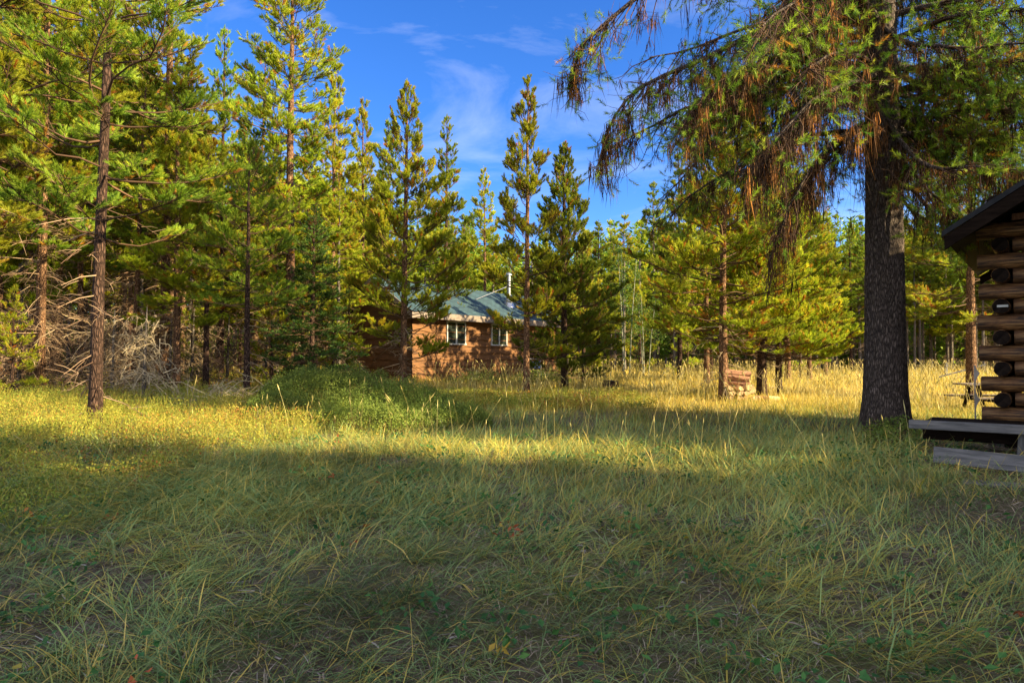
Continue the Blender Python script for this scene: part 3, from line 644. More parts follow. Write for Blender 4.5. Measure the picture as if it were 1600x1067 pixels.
# woods on the left
cnt = 0; tries = 0
while cnt < 88 and tries < 6000:
    tries += 1; y = random.uniform(15, 42); px = random.uniform(-150, 560); x = PX(px, y)
    if y < 20 and px > 420: continue
    if not free(x, y, 1.5) or fcab(x, y): continue
    if px > 300 and y < 24: continue
    occ.append((x, y)); cnt += 1
    k = random.choice(['pole', 'poleB', 'pole', 'poleB', 'spireA'] if y < 25 else ['spireA', 'pole', 'poleB'])
    top = np.interp(px, [-150, 200, 320, 400, 480, 560], [-150, -60, 150, 210, 200, 260]) + random.uniform(0, 120)
    H = min(max((HZ - top) * y / F + .9, 4.5), 15)
    lab = {'pole': "grey trunked pole pine with bare twiggy lower trunk inside the left wood", 'poleB': "leaning reddish pole pine inside the left wood",
           'spireA': "golden green pine inside the left wood", 'spireB': "darker green pine inside the left wood"}[k]
    wood(k, x, y, H, lab, "pines of the left wood, " + k.replace('pole', 'grey pole').replace('spireA', 'golden').replace('spireB', 'dark green').replace('poleB', 'reddish pole'))
# woods behind and along the right
cnt = 0; tries = 0
while cnt < 88 and tries < 12000:
    tries += 1; y = random.uniform(36, 53); px = random.uniform(380, 1680); x = PX(px, y)
    if not free(x, y, 1.35) or fcab(x, y): continue
    if px > 900 and y < 42: continue
    occ.append((x, y)); cnt += 1
    top = np.interp(px, [380, 600, 740, 800, 900, 960, 1060, 1200, 1400, 1680], [240, 290, 330, 385, 360, 335, 325, 330, 330, 320]) + random.uniform(-6, 60)
    H = (HZ - top) * y / F + .9; k = random.choice(['far', 'farB'])
    lab = {'far': "light green pine in the far wood across the meadow", 'farB': "dark high crowned pine in the far wood across the meadow"}[k]
    wood(k, x, y, H, lab, "pines of the far wood, " + ('light green' if k == 'far' else 'dark'))
cnt = 0; tries = 0
while cnt < 42 and tries < 6000:
    tries += 1; y = random.uniform(37, 52); px = random.uniform(1225, 1720); x = PX(px, y)
    if not free(x, y, .9): continue
    occ.append((x, y)); cnt += 1
    wood('bare', x, y, (HZ - 345 + random.uniform(-40, 10)) * y / F + .9, "bare grey pole of the dark wood behind the big trunk and picnic table", "dark pole pines behind the big trunk")
for j, (x, y, h) in enumerate([(9.2, 25.5, 9.3), (7.6, 26.2, 8.2), (10.9, 27, 9.5), (9.0, 28.7, 9), (6.9, 24.2, 7.4), (12.4, 28.5, 9)]):
    occ.append((x, y)); wood('spireA', x, y, h, "pine hidden behind the yellow green crowns of the firewood clump", "pines behind the firewood clump")
# young pines at the wood edge
for j, (px, d, h) in enumerate([(520, 21, 2.6), (545, 23, 3.4), (912, 24.5, 5.6), (1000, 36, 4.5), (1075, 34, 4.6), (1250, 30, 4.2), (300, 20, 3.0), (20, 14.5, 2.4), (425, 19, 3.2)]):
    wood('young', PX(px, d), d, h, ["young pine beside the dark fir", "young pine left of the far cabin's dark end wall", "young pine behind the bushy meadow pine", "young pine at the foot of the middle wood edge",
         "young pine behind the orange flecked firewood pine", "young pine behind the low broad pine right of the firewood", "young pine in the shade behind the pale twig thicket", "young pine at the far left in front of the wood", "young pine behind the shrub mound"][j], None)
def distant():
    mb = MB(); tb_ = MB(); N = 900
    th_ = rng.uniform(R(-62), R(62), N); rd_ = rng.uniform(66, 90, N); x = rd_ * np.sin(th_) * 1.15; y = rd_ * np.cos(th_) * .95; x2 = rng.uniform(-75, -38, 260); y2 = rng.uniform(8, 50, 260); x3 = rng.uniform(50, 85, 220); y3 = rng.uniform(20, 60, 220)
    x4 = []; y4 = []; H4 = []
    while len(x4) < 175:
        yy = rng.uniform(50, 66); px = rng.uniform(360, 1720); xx = PX(px, yy)
        if not free(xx, yy, 1.2): continue
        occ.append((xx, yy)); x4.append(xx); y4.append(yy); top = np.interp(px, [380, 600, 740, 800, 900, 960, 1060, 1200, 1400, 1680], [240, 290, 330, 385, 360, 335, 325, 330, 330, 320]) + rng.uniform(-6, 60); H4.append((HZ - top) * yy / F + .9)
    x = np.concatenate([x, x2, x3, x4]); y = np.concatenate([y, y2, y3, y4]); N = len(x); H = rng.uniform(8, 13.5, N) * np.interp(np.hypot(x, y), [30, 70, 90], [.9, .92, 1.05]); H[-len(x4):] = H4; z = gz(x, y)
    P = np.stack([np.stack([x, y, z - .2], 1), np.stack([x, y, z + H], 1)], 1); tubes(tb_, P, np.array([[.14, .02]] * N), 5, rng.uniform(0, 1, N))
    K = 620; q = np.repeat(np.arange(N), K); t_ = rng.uniform(0, 1, len(q)) ** .8; low = rng.uniform(0, 1, len(q)) < .4; t_ = np.where(low, t_ * .3, .12 + t_ * .88); rr_ = (1.9 * (1 - t_) ** .75 + .1) * rng.uniform(.25, 1, len(q)); a_ = rng.uniform(0, 6.28, len(q))
    C = np.stack([x[q] + rr_ * np.cos(a_), y[q] + rr_ * np.sin(a_), z[q] + H[q] * t_], 1)
    D = norm(np.stack([np.cos(a_), np.sin(a_), rng.uniform(0, 1.2, len(q))], 1)); sd_ = norm(np.cross(D, rng.normal(0, 1, D.shape))); ln = rng.uniform(.25, .5, (len(q), 1))
    V = np.stack([C - sd_ * .09, C + sd_ * .09, C + D * ln], 1).reshape(-1, 3); mb.add(V, T=np.arange(len(V)).reshape(-1, 3), a=np.repeat(rng.uniform(0, .9, len(q)), 3))
    n0 = mb.n; allm = MB(); allm.add(np.concatenate(mb.V), T=np.concatenate(mb.T), a=np.concatenate(mb.A)); allm.add(np.concatenate(tb_.V), Q=np.concatenate(tb_.Q), a=np.concatenate(tb_.A), m=1)
    tag(allm.build("distant_forest", [M_needle, M_barkpale]), "dark far off wood closing the view beyond the meadow and the nearer pines", "forest", kind='stuff')
distant()
# shading trees outside the frame to the right and behind the photographer
cnt = 0
for j, (x, c, h) in enumerate([(9.5, 6.4, 8), (12, 5.6, 12), (11, 3.6, 11), (13, 1.8, 12), (10.5, .2, 11), (14.5, 6.0, 12), (17, 4.6, 13), (16, 2.6, 13), (20, 5.9, 14), (21, 3.6, 14), (19, .6, 14), (9, 4.8, 8), (8.5, 2.0, 8), (25, 5.2, 14), (25, 1.9, 14), (13, -2.1, 12), (18, -2.6, 13), (8.0, -1.6, 9), (12.8, 4.6, 7), (15.2, 5.8, 6), (9.4, 3.3, 5), (7.5, 4.2, 7), (15, 3.9, 13), (6.8, 3.3, 6), (6.8, 2.4, 7), (7.2, .6, 7), (12, 7.0, 7), (11, -1.2, 10), (6.5, 5.6, 4.5), (9.3, 7.5, 4.6), (10.4, 8.2, 4.6), (10.6, 9.3, 4.3), (9.6, 8.6, 3.2), (17, 13.9, 9), (30, 2.5, 15), (30, 6, 15)]):
    y = c - x * .362
    wood('spireB', x, y, h, "pine shading the foreground from beyond the right side of the picture", "shade pines to the right")

# aspen sapling clump at the wood edge
def aspen(px, d, H, label):
    e = empty("aspen_tree", (PX(px, d), d, g(PX(px, d), d))); mb = MB()
    P = [];
    for k in range(3):
        a = k * 2.1; P.append([[.15 * math.cos(a), .15 * math.sin(a), -.1], [.3 * math.cos(a), .3 * math.sin(a), H * .5], [.55 * math.cos(a), .5 * math.sin(a), H]])
    P = np.array(P); tubes(mb, P, np.array([[.032, .022, .008]] * 3), 6); mb.build("trunk", M_aspenbark, e, True)
    cb = MB(); N = 60; f = rng.uniform(.3, 1, N); idx = rng.integers(0, 3, N); b0 = P[idx, 0] * (1 - f[:, None]) + P[idx, 2] * f[:, None]
    az = rng.uniform(0, 6.28, N); L = 1.1 * (1.15 - f); dv = np.stack([np.cos(az), np.sin(az), np.full(N, .5)], 1) * L[:, None]
    tubes(cb, np.stack([b0, b0 + dv], 1), np.array([[.008, .003]] * N), 3, .5, m=1)
    q = np.repeat(np.arange(N), 40); C = b0[q] + dv[q] * rng.uniform(.2, 1.1, (len(q), 1)) + rng.normal(0, .1, (len(q), 3))
    leaves(cb, C, rng.uniform(.03, .055, len(q)), rng.uniform(0, 1, len(q)), .2)
    cb.build("crown", [M_aspen, M_twig], e); tag(e, label, "aspen tree")
aspen(978, 32, 6.0, "fresh green broadleaf sapling with pale stems at the middle wood edge")
aspen(1008, 34, 4.0, "lower fresh green broadleaf sapling right of the taller pale stemmed one")

# ------------------------------------------------------------------ the big old pine
def big_pine():
    global rng
    keep = rng; rng = np.random.default_rng(77)
    x0, y0 = 6.02, 11.0; z0 = g(x0, y0) - .1
    root = empty("old_pine_tree", (x0, y0, z0)); tag(root, "huge old pine with thick furrowed trunk and lichen hung branches beside the log cabin", "pine tree")
    H = 17.0; K = 260; S = 72; t = np.linspace(0, 1, K); z = t * H; ang = np.arange(S) / S * 2 * np.pi
    rad = .300 * (1 - t) ** .62 + .12 * np.exp(-z / .45)
    Zg, Ag = np.meshgrid(z, ang, indexing='ij')
    root_l = 1 + .16 * np.exp(-Zg / .5) * np.cos(5 * Ag + 1.0)
    fur = np.abs(np.sin(11 * Ag + 1.8 * np.sin(2.1 * Zg + 3 * np.sin(Ag)) + .9 * np.sin(5.3 * Zg + 2 * Ag))) ** .6
    fur2 = np.sin(23 * Ag + 2.7 * Zg + 2 * np.sin(6 * Zg + 3 * Ag)) * .5 + np.sin(17 * Zg + 9 * Ag) * .4
    rr = rad[:, None] * root_l + .022 * fur * (rad[:, None] / .33) + .006 * fur2
    # a long seam on the right side of the trunk base
    seam = np.exp(-((Ag - 5.5) / .10) ** 2) * np.exp(-Zg / 1.6); rr = rr - .07 * seam
    cxx = .05 * np.sin(z * .35) - .010 * z + .0; cyy = .04 * np.cos(z * .3)
    V = np.stack([cxx[:, None] + rr * np.cos(Ag), cyy[:, None] + rr * np.sin(Ag), Zg], -1)
    i = np.arange(K * S).reshape(K, S); j = np.roll(i, -1, 1)
    mb = MB(); mb.add(V.reshape(-1, 3), Q=np.stack([i[:-1], j[:-1], j[1:], i[1:]], -1).reshape(-1, 4)); mb.build("trunk", M_barkbig, root, True)
    limb = MB(); cr = MB(); li = MB()
    def bez(pts, K=12):
        pts = np.array(pts, float); s = np.linspace(0, 1, len(pts)); q = np.linspace(0, 1, K)
        P = np.stack([np.interp(q, s, pts[:, k]) for k in range(3)], 1)
        for _ in range(2): P[1:-1] = (P[:-2] + 2 * P[1:-1] + P[2:]) / 4
        return P + np.cumsum(rng.normal(0, .035, P.shape), 0) * np.linspace(0, 1, K)[:, None]
    def w(px, py, d): return (PX(px, d) - x0, d - y0, ZY(py, d) - z0)
    branches = []
    def limb_(pts, dens=1.0, lich=1.0, green=1.0, tip=None): branches.append((bez(pts), dens, lich, green))
    T = lambda z: (cxx[int(z / H * (K - 1))], cyy[int(z / H * (K - 1))], z)
    # measured limbs
    limb_([T(8.6), w(1230, -150, 10.4), w(1060, -60, 10), w(975, 5, 9.8), w(925, 45, 9.7), w(908, 98, 9.7)], .9, 1.3, .7)
    limb_([T(7.6), w(1290, -20, 10.5), w(1180, 60, 10), w(1060, 105, 9.6), w(975, 150, 9.4), w(948, 215, 9.4)], 1.0, 1.8, .9)
    limb_([T(7.0), w(1300, 20, 10.2), w(1210, 70, 9.6), w(1140, 130, 9.3), w(1090, 190, 9.2)], 1.3, 1.8, 1.2)
    limb_([T(6.4), w(1320, 60, 11.2), w(1240, 110, 11.6), w(1160, 150, 12), w(1080, 200, 12.2)], 1.2, 1.8, 1.2)
    limb_([T(5.2), w(1345, 190, 10.3), w(1300, 215, 9.9), w(1260, 270, 9.7), w(1235, 350, 9.6)], .8, 2.4, .35)
    limb_([T(4.9), w(1350, 215, 10.8), w(1290, 250, 10.6), w(1240, 310, 10.5), w(1205, 400, 10.4)], .6, 2.6, .25)
    limb_([T(6.0), w(1330, 130, 9.8), w(1280, 150, 9.0), w(1230, 205, 8.6), w(1200, 260, 8.5)], .9, 2.2, .5)
    limb_([T(6.8), w(1420, 70, 10.2), w(1480, 70, 9.6), w(1560, 60, 9.2), w(1660, 50, 9)], 1.1, .9, 1.4)
    limb_([T(6.2), w(1430, 130, 10.5), w(1500, 120, 10.4), w(1580, 130, 10.2), w(1660, 150, 10.2)], 1.2, .9, 1.4)
    limb_([T(5.4), w(1430, 220, 11.0), w(1490, 235, 11.2), w(1560, 225, 11.5), w(1650, 210, 11.8)], 1.1, 1.0, 1.3)
    limb_([T(5.0), w(1425, 250, 10.4), w(1470, 300, 10.0), w(1520, 330, 9.8)], 1.0, 1.3, .8)
    limb_([T(5.8), w(1425, 180, 11.8), w(1470, 200, 12.4), w(1530, 260, 13.0)], 1.3, 1.2, 1.2)
    limb_([T(5.3), w(1430, 240, 9.9), w(1475, 250, 9.4), w(1540, 235, 9.0), w(1640, 240, 8.8)], 1.3, 1.2, 1.2)
    limb_([T(4.6), w(1430, 300, 11.4), w(1480, 350, 11.8), w(1530, 375, 12.2)], .8, 1.0, .8)
    limb_([T(4.7), w(1405, 300, 11.6), w(1445, 330, 12.2), w(1500, 345, 13.0)], .8, 1.0, .9)
    for k in range(64):
        zb = rng.uniform(4.9, 15.5) if k % 2 else rng.uniform(4.9, 9); az = k * 2.399 + rng.normal(0, .4); L = (4.3 * (1 - (zb / H) ** 2.2) + .8) * rng.uniform(.65, 1.05)
        if zb < 7.2 and math.sin(az) < -.5 and abs(math.cos(az)) < .6: continue
        dx, dy = math.cos(az), math.sin(az); st = T(zb); dr = rng.uniform(.2, .42)
        limb_([st, (st[0] + dx * L * .3, st[1] + dy * L * .3, zb + .02 * L), (st[0] + dx * L * .65, st[1] + dy * L * .65, zb - .35 * dr * L), (st[0] + dx * L, st[1] + dy * L, zb - dr * L)], .95, 1.0, 1.1)
    for P, dens, lich, green in branches:
        L = np.linalg.norm(np.diff(P, axis=0), axis=1).sum(); Kp = len(P)
        tubes(limb, P, (.05 * (L / 5) ** .5 + .005) * np.linspace(1, .12, Kp) ** .9, 7, .4)
        n = int(L * 17 * dens); f = rng.uniform(.12, 1, n); fi = f * (Kp - 1); k0 = np.minimum(fi.astype(int), Kp - 2); fr = (fi - k0)[:, None]
        p = P[k0] * (1 - fr) + P[k0 + 1] * fr; bd = norm(P[k0 + 1] - P[k0])
        sd = rotz(bd, rng.choice([-1, 1], n) * rng.uniform(.3, 1.3, n)); sd[:, 2] += rng.uniform(-1.1, .1, n); sd = norm(sd)
        ln = rng.uniform(.15, 1.15, n) * (1.15 - .5 * f)
        P2 = p + sd * (ln * .5)[:, None] + rng.normal(0, .03, (n, 3)); hang = norm(sd + rng.normal(0, .45, sd.shape) + np.array([0, 0, -.45])); P3 = P2 + hang * (ln * .3)[:, None]; P4 = P3 + norm(sd + np.array([0, 0, .1])) * (ln * .25)[:, None]
        TP = np.stack([p, P2, P3, P4], 1); tubes(limb, TP, np.array([[.009, .007, .005, .003]]) * np.ones((n, 1)), 4, rng.uniform(0, 1, n), m=1)
        # sub twigs
        q = np.repeat(np.arange(n), 3); ff = rng.uniform(.3, 1, len(q))[:, None]; b0 = np.where(ff < .5, TP[q, 0] * (1 - 2 * ff) + TP[q, 1] * 2 * ff, TP[q, 1] * (2 - 2 * ff) + TP[q, 3] * (2 * ff - 1))
        dd = norm(rng.normal(0, 1, (len(q), 3)) + np.array([0, 0, -.45])); l2 = rng.uniform(.1, .32, len(q)); b1 = b0 + dd * l2[:, None]; b2 = b1 + norm(dd + rng.normal(0, .5, dd.shape)) * (l2 * .5)[:, None]
        tubes(limb, np.stack([b0, b1, b2], 1), np.array([[.004, .003, .002]]) * np.ones((len(q), 1)), 3, rng.uniform(0, 1, len(q)), m=1)
        # needles
        ends = np.concatenate([TP[:, 3], b2]); dirs = np.concatenate([norm(TP[:, 3] - TP[:, 2]), norm(b2 - b1)])
        dirs = norm(dirs + np.array([0, 0, .35]))
        kp = rng.uniform(0, 1, len(ends)) < .66 * green * np.where(ends[:, 0] > .2, 1.5, .72); ends, dirs = ends[kp], dirs[kp]; a = np.clip(rng.uniform(.05, .92, len(ends)), 0, .93)
        a = np.where(rng.uniform(0, 1, len(a)) < .04, rng.uniform(.955, 1, len(a)), a)
        needle_tris(cr, ends - dirs * .05, dirs, np.full(len(ends), .18), 46, .075, .0065, a, 1.0)
        # lichen: hanging strands
        src = np.concatenate([p, TP[:, 1], TP[:, 2], b1]); kp = rng.uniform(0, 1, len(src)) < .28 * lich * np.clip(.6 + 1.1 * smooth_noise(src[:, 0] + src[:, 2], src[:, 1], 3.5, 90), 0, 2); src = src[kp]
        m_ = 9; s0 = np.repeat(src, m_, 0) + rng.normal(0, .022, (len(src) * m_, 3)); cl = np.repeat(rng.lognormal(-1.65, .5, len(src)) * min(lich, 1.6), m_) * rng.uniform(.4, 1.1, len(s0))
        tip = s0 + np.stack([rng.normal(0, .12, len(s0)) * cl, rng.normal(0, .12, len(s0)) * cl, -cl], 1); mid = (s0 + tip) / 2 + rng.normal(0, .02, s0.shape)
        th_ = rng.uniform(0, 3.14, len(s0)); sv = np.stack([np.cos(th_), np.sin(th_), np.zeros(len(s0))], 1) * .0055
        VV = np.stack([s0 - sv * .5, s0 + sv * .5, mid - sv, mid + sv, tip], 1); bs = (np.arange(len(s0)) * 5)[:, None]
        li.add(VV.reshape(-1, 3), T=bs + np.array([[2, 3, 4]]), Q=bs + np.array([[0, 1, 3, 2]]), a=np.repeat(np.clip(np.repeat(rng.uniform(0, 1, len(src)), m_) + rng.normal(0, .08, len(s0)), 0, 1), 5))
    limb.build("branches", [M_barkbig, M_twig], root, True); cr.build("crown", [M_needle], root); li.build("hanging_lichen", [M_lichen], root)
    rng = keep
big_pine()

# ------------------------------------------------------------------ shrubs, dead brush
def shrub_mound():
    e = empty("shrub_thicket", (-3.0, 13.0, g(-3.0, 13.0))); tag(e, "dense shaded green shrub mound sloping down to the right in front of the far cabin", "shrub")
    N = 105000
    # three lobes: (x,y,rx,ry,h)
    lobes = [(-3.85, 13.0, .95, 1.3, .84), (-3.0, 12.8, 1.2, 1.2, .80), (-2.1, 12.4, 1.1, 1.1, .60), (-1.3, 11.9, 1.0, .9, .42), (-3.9, 11.6, .7, .9, .45), (-2.9, 11.2, 1.0, .8, .42), (-1.9, 11.0, .9, .7, .34)]
    def hh(x, y):
        v = np.zeros_like(x)
        for (a, b, rx, ry, h) in lobes:
            q = 1 - ((x - a) / rx) ** 2 - ((y - b) / ry) ** 2; v = np.maximum(v, h * np.sqrt(np.maximum(q, 0)))
        return v * (1 + .22 * smooth_noise(x, y, 3.6, 61)) + (.11 * smooth_noise(x, y, 8, 62) + .08 * smooth_noise(x, y, 19, 64)) * (v > 0)
    x = rng.uniform(-5.8, -.2, N * 2); y = rng.uniform(10.2, 14.9, N * 2); h = hh(x, y); k = h > .04; x, y, h = x[k], y[k], h[k]
    z = gz(x, y) + h * (1 - np.abs(rng.normal(0, .16, len(x)))).clip(.1, 1.1) + rng.normal(0, .045, len(x))
    kk = smooth_noise(x * 1.0, y + z * 2, 7.5, 66) > -.75; x, y, z = x[kk], y[kk], z[kk]
    mb = MB(); a = np.clip(.4 + .3 * smooth_noise(x, y, 2.2, 63) + rng.normal(0, .18, len(x)), 0, 1)
    leaves(mb, np.stack([x, y, z], 1) - np.array(e.location), rng.uniform(.008, .019, len(x)), a, .3); mb.build("foliage", M_shrub, e)
    sb = MB(); n = 900; x = rng.uniform(-5.6, -.4, n); y = rng.uniform(10.4, 14.2, n); h = hh(x, y); k = h > .1; x, y, h = x[k], y[k], h[k]; n = len(x)
    P0 = np.stack([x, y, gz(x, y)], 1); P1 = P0 + np.stack([rng.normal(0, .1, n), rng.normal(0, .1, n), h * rng.uniform(.8, 1.12, n)], 1)
    tubes(sb, np.stack([P0, P1], 1) - np.array(e.location), np.array([[.005, .002]] * n), 3); tag(sb.build("stems", M_twig, e), kind="stuff")
shrub_mound()
def leafy(name, cx, cy, r, h, n, label, m=M_shrub, size=.02):
    e = empty(name, (cx, cy, g(cx, cy))); tag(e, label, "shrub"); mb = MB()
    v = norm(rng.normal(0, 1, (n, 3))) * rng.uniform(.3, 1, (n, 1)) ** .5 * np.array([r, r, h]); v[:, 2] = np.abs(v[:, 2]); v *= (1 + .2 * smooth_noise(v[:, 0], v[:, 1] + v[:, 2], 6, 70))[:, None]
    leaves(mb, v, size * rng.uniform(.6, 1.3, n), rng.uniform(0, .95, n), .4); mb.build("foliage", m, e)
    sb = MB(); k = 40; a = rng.uniform(0, 6.28, k); P1 = np.stack([np.cos(a) * r * .6, np.sin(a) * r * .6, h * rng.uniform(.5, .95, k)], 1); tubes(sb, np.stack([P1 * 0, P1 * [.6, .6, .5], P1], 1), np.array([[.006, .004, .002]] * k), 3); tag(sb.build("stems", M_twig, e), kind="stuff")
leafy("small_shrub", 5.75, 10.3, .5, .38, 1500, "small leafy green shrub at the foot of the big old pine")
leafy("small_shrub", 4.95, 9.1, .42, .3, 1100, "low leafy shrub beside the left end of the cabin porch beam")
leafy("small_shrub", -1.2, 24.2, 1.3, .55, 2600, "green weeds against the far cabin's sunlit wall under the windows", size=.035)
leafy("small_shrub", 1.0, 24.5, 1.2, .6, 2400, "dark green weeds at the right end of the far cabin near its white stand", size=.035)

def dead_brush(name, cx, cy, r, h, n, label, m, seed, pile=False, group=None):
    global rng
    keep = rng; rng = np.random.default_rng(seed); e = empty(name, (cx, cy, g(cx, cy))); tag(e, label, "dead branches", group); mb = MB()
    if pile: b0 = np.stack([rng.normal(0, r * .5, n), rng.normal(0, r * .4, n), rng.uniform(0, h * .35, n)], 1); az = rng.uniform(0, 6.28, n); el = rng.uniform(0, .8, n); L = rng.uniform(.35, .9, n) * r
    else: b0 = np.stack([rng.normal(0, r * .35, n), rng.normal(0, r * .3, n), rng.uniform(0, h * .95, n)], 1); az = rng.uniform(0, 6.28, n); el = rng.uniform(-1.2, .5, n); L = rng.uniform(.4, .9, n) * r * (1.15 - .6 * b0[:, 2] / h)
    d0 = np.stack([np.cos(az) * np.cos(el), np.sin(az) * np.cos(el), np.sin(el)], 1); j = rng.normal(0, .15, (n, 3))
    P = np.stack([b0, b0 + d0 * L[:, None] * .35 + j * .3 * L[:, None], b0 + d0 * L[:, None] * .7 + j * L[:, None] * .5, b0 + (d0 + j) * L[:, None] + np.array([0, 0, -.15]) * L[:, None]], 1); P[..., 2] = np.maximum(P[..., 2], .01)
    tubes(mb, P, np.array([[.010, .008, .006, .003]]) * np.ones((n, 1)), 4, rng.uniform(0, 1, n))
    q = np.repeat(np.arange(n), 6); f = rng.uniform(.25, 1, len(q))[:, None]; s0 = P[q, 0] * (1 - f) + P[q, 3] * f; dv = norm(d0[q] + rng.normal(0, .7, (len(q), 3))) * (L[q] * rng.uniform(.15, .4, len(q)))[:, None]
    Q2 = np.stack([s0, s0 + dv * .5, s0 + dv + rng.normal(0, .03, dv.shape)], 1); Q2[..., 2] = np.maximum(Q2[..., 2], .01)
    tubes(mb, Q2, np.array([[.005, .0035, .002]]) * np.ones((len(q), 1)), 3, rng.uniform(0, 1, len(q)))
    mb.build("twigs", m, e); 
    if not pile:
        t_ = MB(); tubes(t_, np.array([[0, 0, -.1], [.02, 0, h * .5], [.05, 0, h * 1.05]]), np.array([.05, .035, .01]), 7); t_.build("stem", M_barkpale, e, True)
    rng = keep
dead_brush("dead_twig_thicket", PX(225, 13.6), 13.6, .62, 1.9, 150, "pale bleached dead pine skeleton, a sunlit tangle of bare twigs right of the near pine", M_deadpale, 81)
dead_brush("dead_twig_thicket", PX(175, 15), 15, 1.0, 1.9, 170, "browner dead twig tangle half behind the near pine trunk", M_dead, 82)
dead_brush("dead_twig_thicket", PX(30, 15.5), 15.5, 1.2, 2.2, 170, "brown dead twig tangle at the far left edge of the wood", M_dead, 83)
dead_brush("dead_twig_thicket", PX(105, 17), 17, 1.2, 2.4, 190, "brown dead twig tangle between the two leftmost trunks", M_dead, 84)
dead_brush("dead_twig_thicket", PX(520, 21), 21, 1.1, 1.5, 120, "reddish brown dead twigs left of the far cabin", M_dead, 86)
for j, (px, d, r_, h_, n_) in enumerate([(0, 17, 1.3, 2.6, 150), (140, 19, 1.3, 2.6, 150), (265, 17, 1.0, 2.0, 130), (300, 19.5, 1.2, 2.2, 130), (355, 20, 1.2, 2.0, 120), (415, 21, 1.2, 1.8, 120), (65, 21, 1.5, 3.0, 150)]):
    dead_brush("dead_twig_thicket", PX(px, d), d, r_, h_, n_, "brown tangle of dead lower twigs between trunks inside the left wood", M_dead, 90 + j, group="dead twig tangles inside the left wood")
dead_brush("branch_pile", PX(345, 13.8), 13.8, 1.05, .7, 60, "low pile of bleached grey branches at the left end of the shrub mound", M_deadpale, 85, True)

# ------------------------------------------------------------------ wood materials for buildings
def log_mat():
    m, n, o = mat("peeled_log"); p = n.nodes.new("ShaderNodeBsdfPrincipled"); p.inputs['Roughness'].default_value = .62; p.inputs['Specular IOR Level'].default_value = .35
    t = n.nodes.new("ShaderNodeTexCoord"); at = nd(n, "ShaderNodeAttribute"); at.attribute_name = 'rnd'
    mp = n.nodes.new("ShaderNodeMapping"); mp.inputs['Scale'].default_value = (1.2, 14, 14); n.links.new(t.outputs['Object'], mp.inputs[0])
    z = n.nodes.new("ShaderNodeTexNoise"); z.inputs['Scale'].default_value = 2.4; z.inputs['Detail'].default_value = 9; z.inputs['Roughness'].default_value = .7; z.inputs['Distortion'].default_value = .5; n.links.new(mp.outputs[0], z.inputs['Vector'])
    r = ramp(n, [(.3, (.014, .008, .006)), (.44, (.06, .026, .011)), (.54, (.25, .11, .035)), (.68, (.50, .28, .10))]); n.links.new(z.outputs[0], r.inputs[0])
    z2 = noise(n, 1.6, 4, .6); r2 = ramp(n, [(.4, (1, 1, 1)), (.62, (.55, .58, .62))]); n.links.new(z2.outputs[0], r2.inputs[0])
    n.links.new(mixc(n, r.outputs[0], r2.outputs[0], 1, 'MULTIPLY'), p.inputs['Base Color']); n.links.new(bumped(n, z.outputs[0], .7, .012), p.inputs['Normal']); n.links.new(p.outputs[0], o.inputs[0]); return m
M_log = log_mat()
M_logend = simple("dark_log_end", (.004, .003, .003), (.022, .015, .011), 9, .95, 1.0, (8, 1, 1), dist=.02, spec=.05)
M_grey = simple("weathered_grey_board", (.07, .07, .07), (.19, .18, .175), 3, .85, .5, (1, 12, 12))
M_dkwood = simple("dark_brown_wood", (.005, .003, .002), (.016, .010, .007), 4, .9, .5, (1, 8, 8), spec=.05)
M_gable = simple("brown_gable_board", (.09, .035, .018), (.24, .11, .055), 3, .75, .4, (12, 12, 1.0))
M_roofR = simple("dark_tar_roof", (.008, .009, .010), (.02, .021, .024), 9, .7, .3, spec=.15)
M_pale = simple("pale_new_board", (.2, .17, .14), (.36, .31, .26), 5, .8, .2)
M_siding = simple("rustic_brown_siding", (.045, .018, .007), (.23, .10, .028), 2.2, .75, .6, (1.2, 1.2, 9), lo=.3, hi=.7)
M_sidingshade = simple("shaded_end_siding", (.05, .024, .012), (.12, .055, .026), 2.2, .8, .6, (1.2, 1.2, 9))  # siding copy darkened to carry the shade on the end wall
M_white = simple("white_window_frame", (.36, .36, .33), (.48, .48, .45), 10, .5, 0)
M_fascia = simple("weathered_fascia", (.11, .085, .07), (.25, .2, .165), 4, .8, .3, (1, 1, 8))
M_steel = simple("galvanised_pipe", (.28, .29, .31), (.5, .5, .52), 12, .35, .1, metal=.8)
def glass_mat():
    m, n, o = mat("window_glass"); p = n.nodes.new("ShaderNodeBsdfPrincipled"); p.inputs['Base Color'].default_value = (.02, .025, .022, 1); p.inputs['Roughness'].default_value = .04; p.inputs['Specular IOR Level'].default_value = .8
    n.links.new(p.outputs[0], o.inputs[0]); return m
M_glass = glass_mat()
def shingle_mat():
    m, n, o = mat("blue_green_shingles"); p = n.nodes.new("ShaderNodeBsdfPrincipled"); p.inputs['Roughness'].default_value = .85
    t = n.nodes.new("ShaderNodeTexCoord"); b = n.nodes.new("ShaderNodeTexBrick"); n.links.new(t.outputs['UV'], b.inputs['Vector'])
    b.inputs['Scale'].default_value = 1; b.inputs['Brick Width'].default_value = .3; b.inputs['Row Height'].default_value = .14; b.inputs['Mortar Size'].default_value = .012
    b.inputs['Color1'].default_value = (.015, .042, .06, 1); b.inputs['Color2'].default_value = (.026, .063, .085, 1); b.inputs['Mortar'].default_value = (.01, .026, .034, 1)
    z = noise(n, 2.5, 6, .7); r = ramp(n, [(.3, (.7, .7, .7)), (.7, (1.35, 1.3, 1.2))]); n.links.new(z.outputs[0], r.inputs[0])
    n.links.new(mixc(n, b.outputs[0], r.outputs[0], 1, 'MULTIPLY'), p.inputs['Base Color'])
    n.links.new(bumped(n, b.outputs['Fac'], -.6, .01), p.inputs['Normal']); n.links.new(p.outputs[0], o.inputs[0]); return m
M_shingle = shingle_mat()

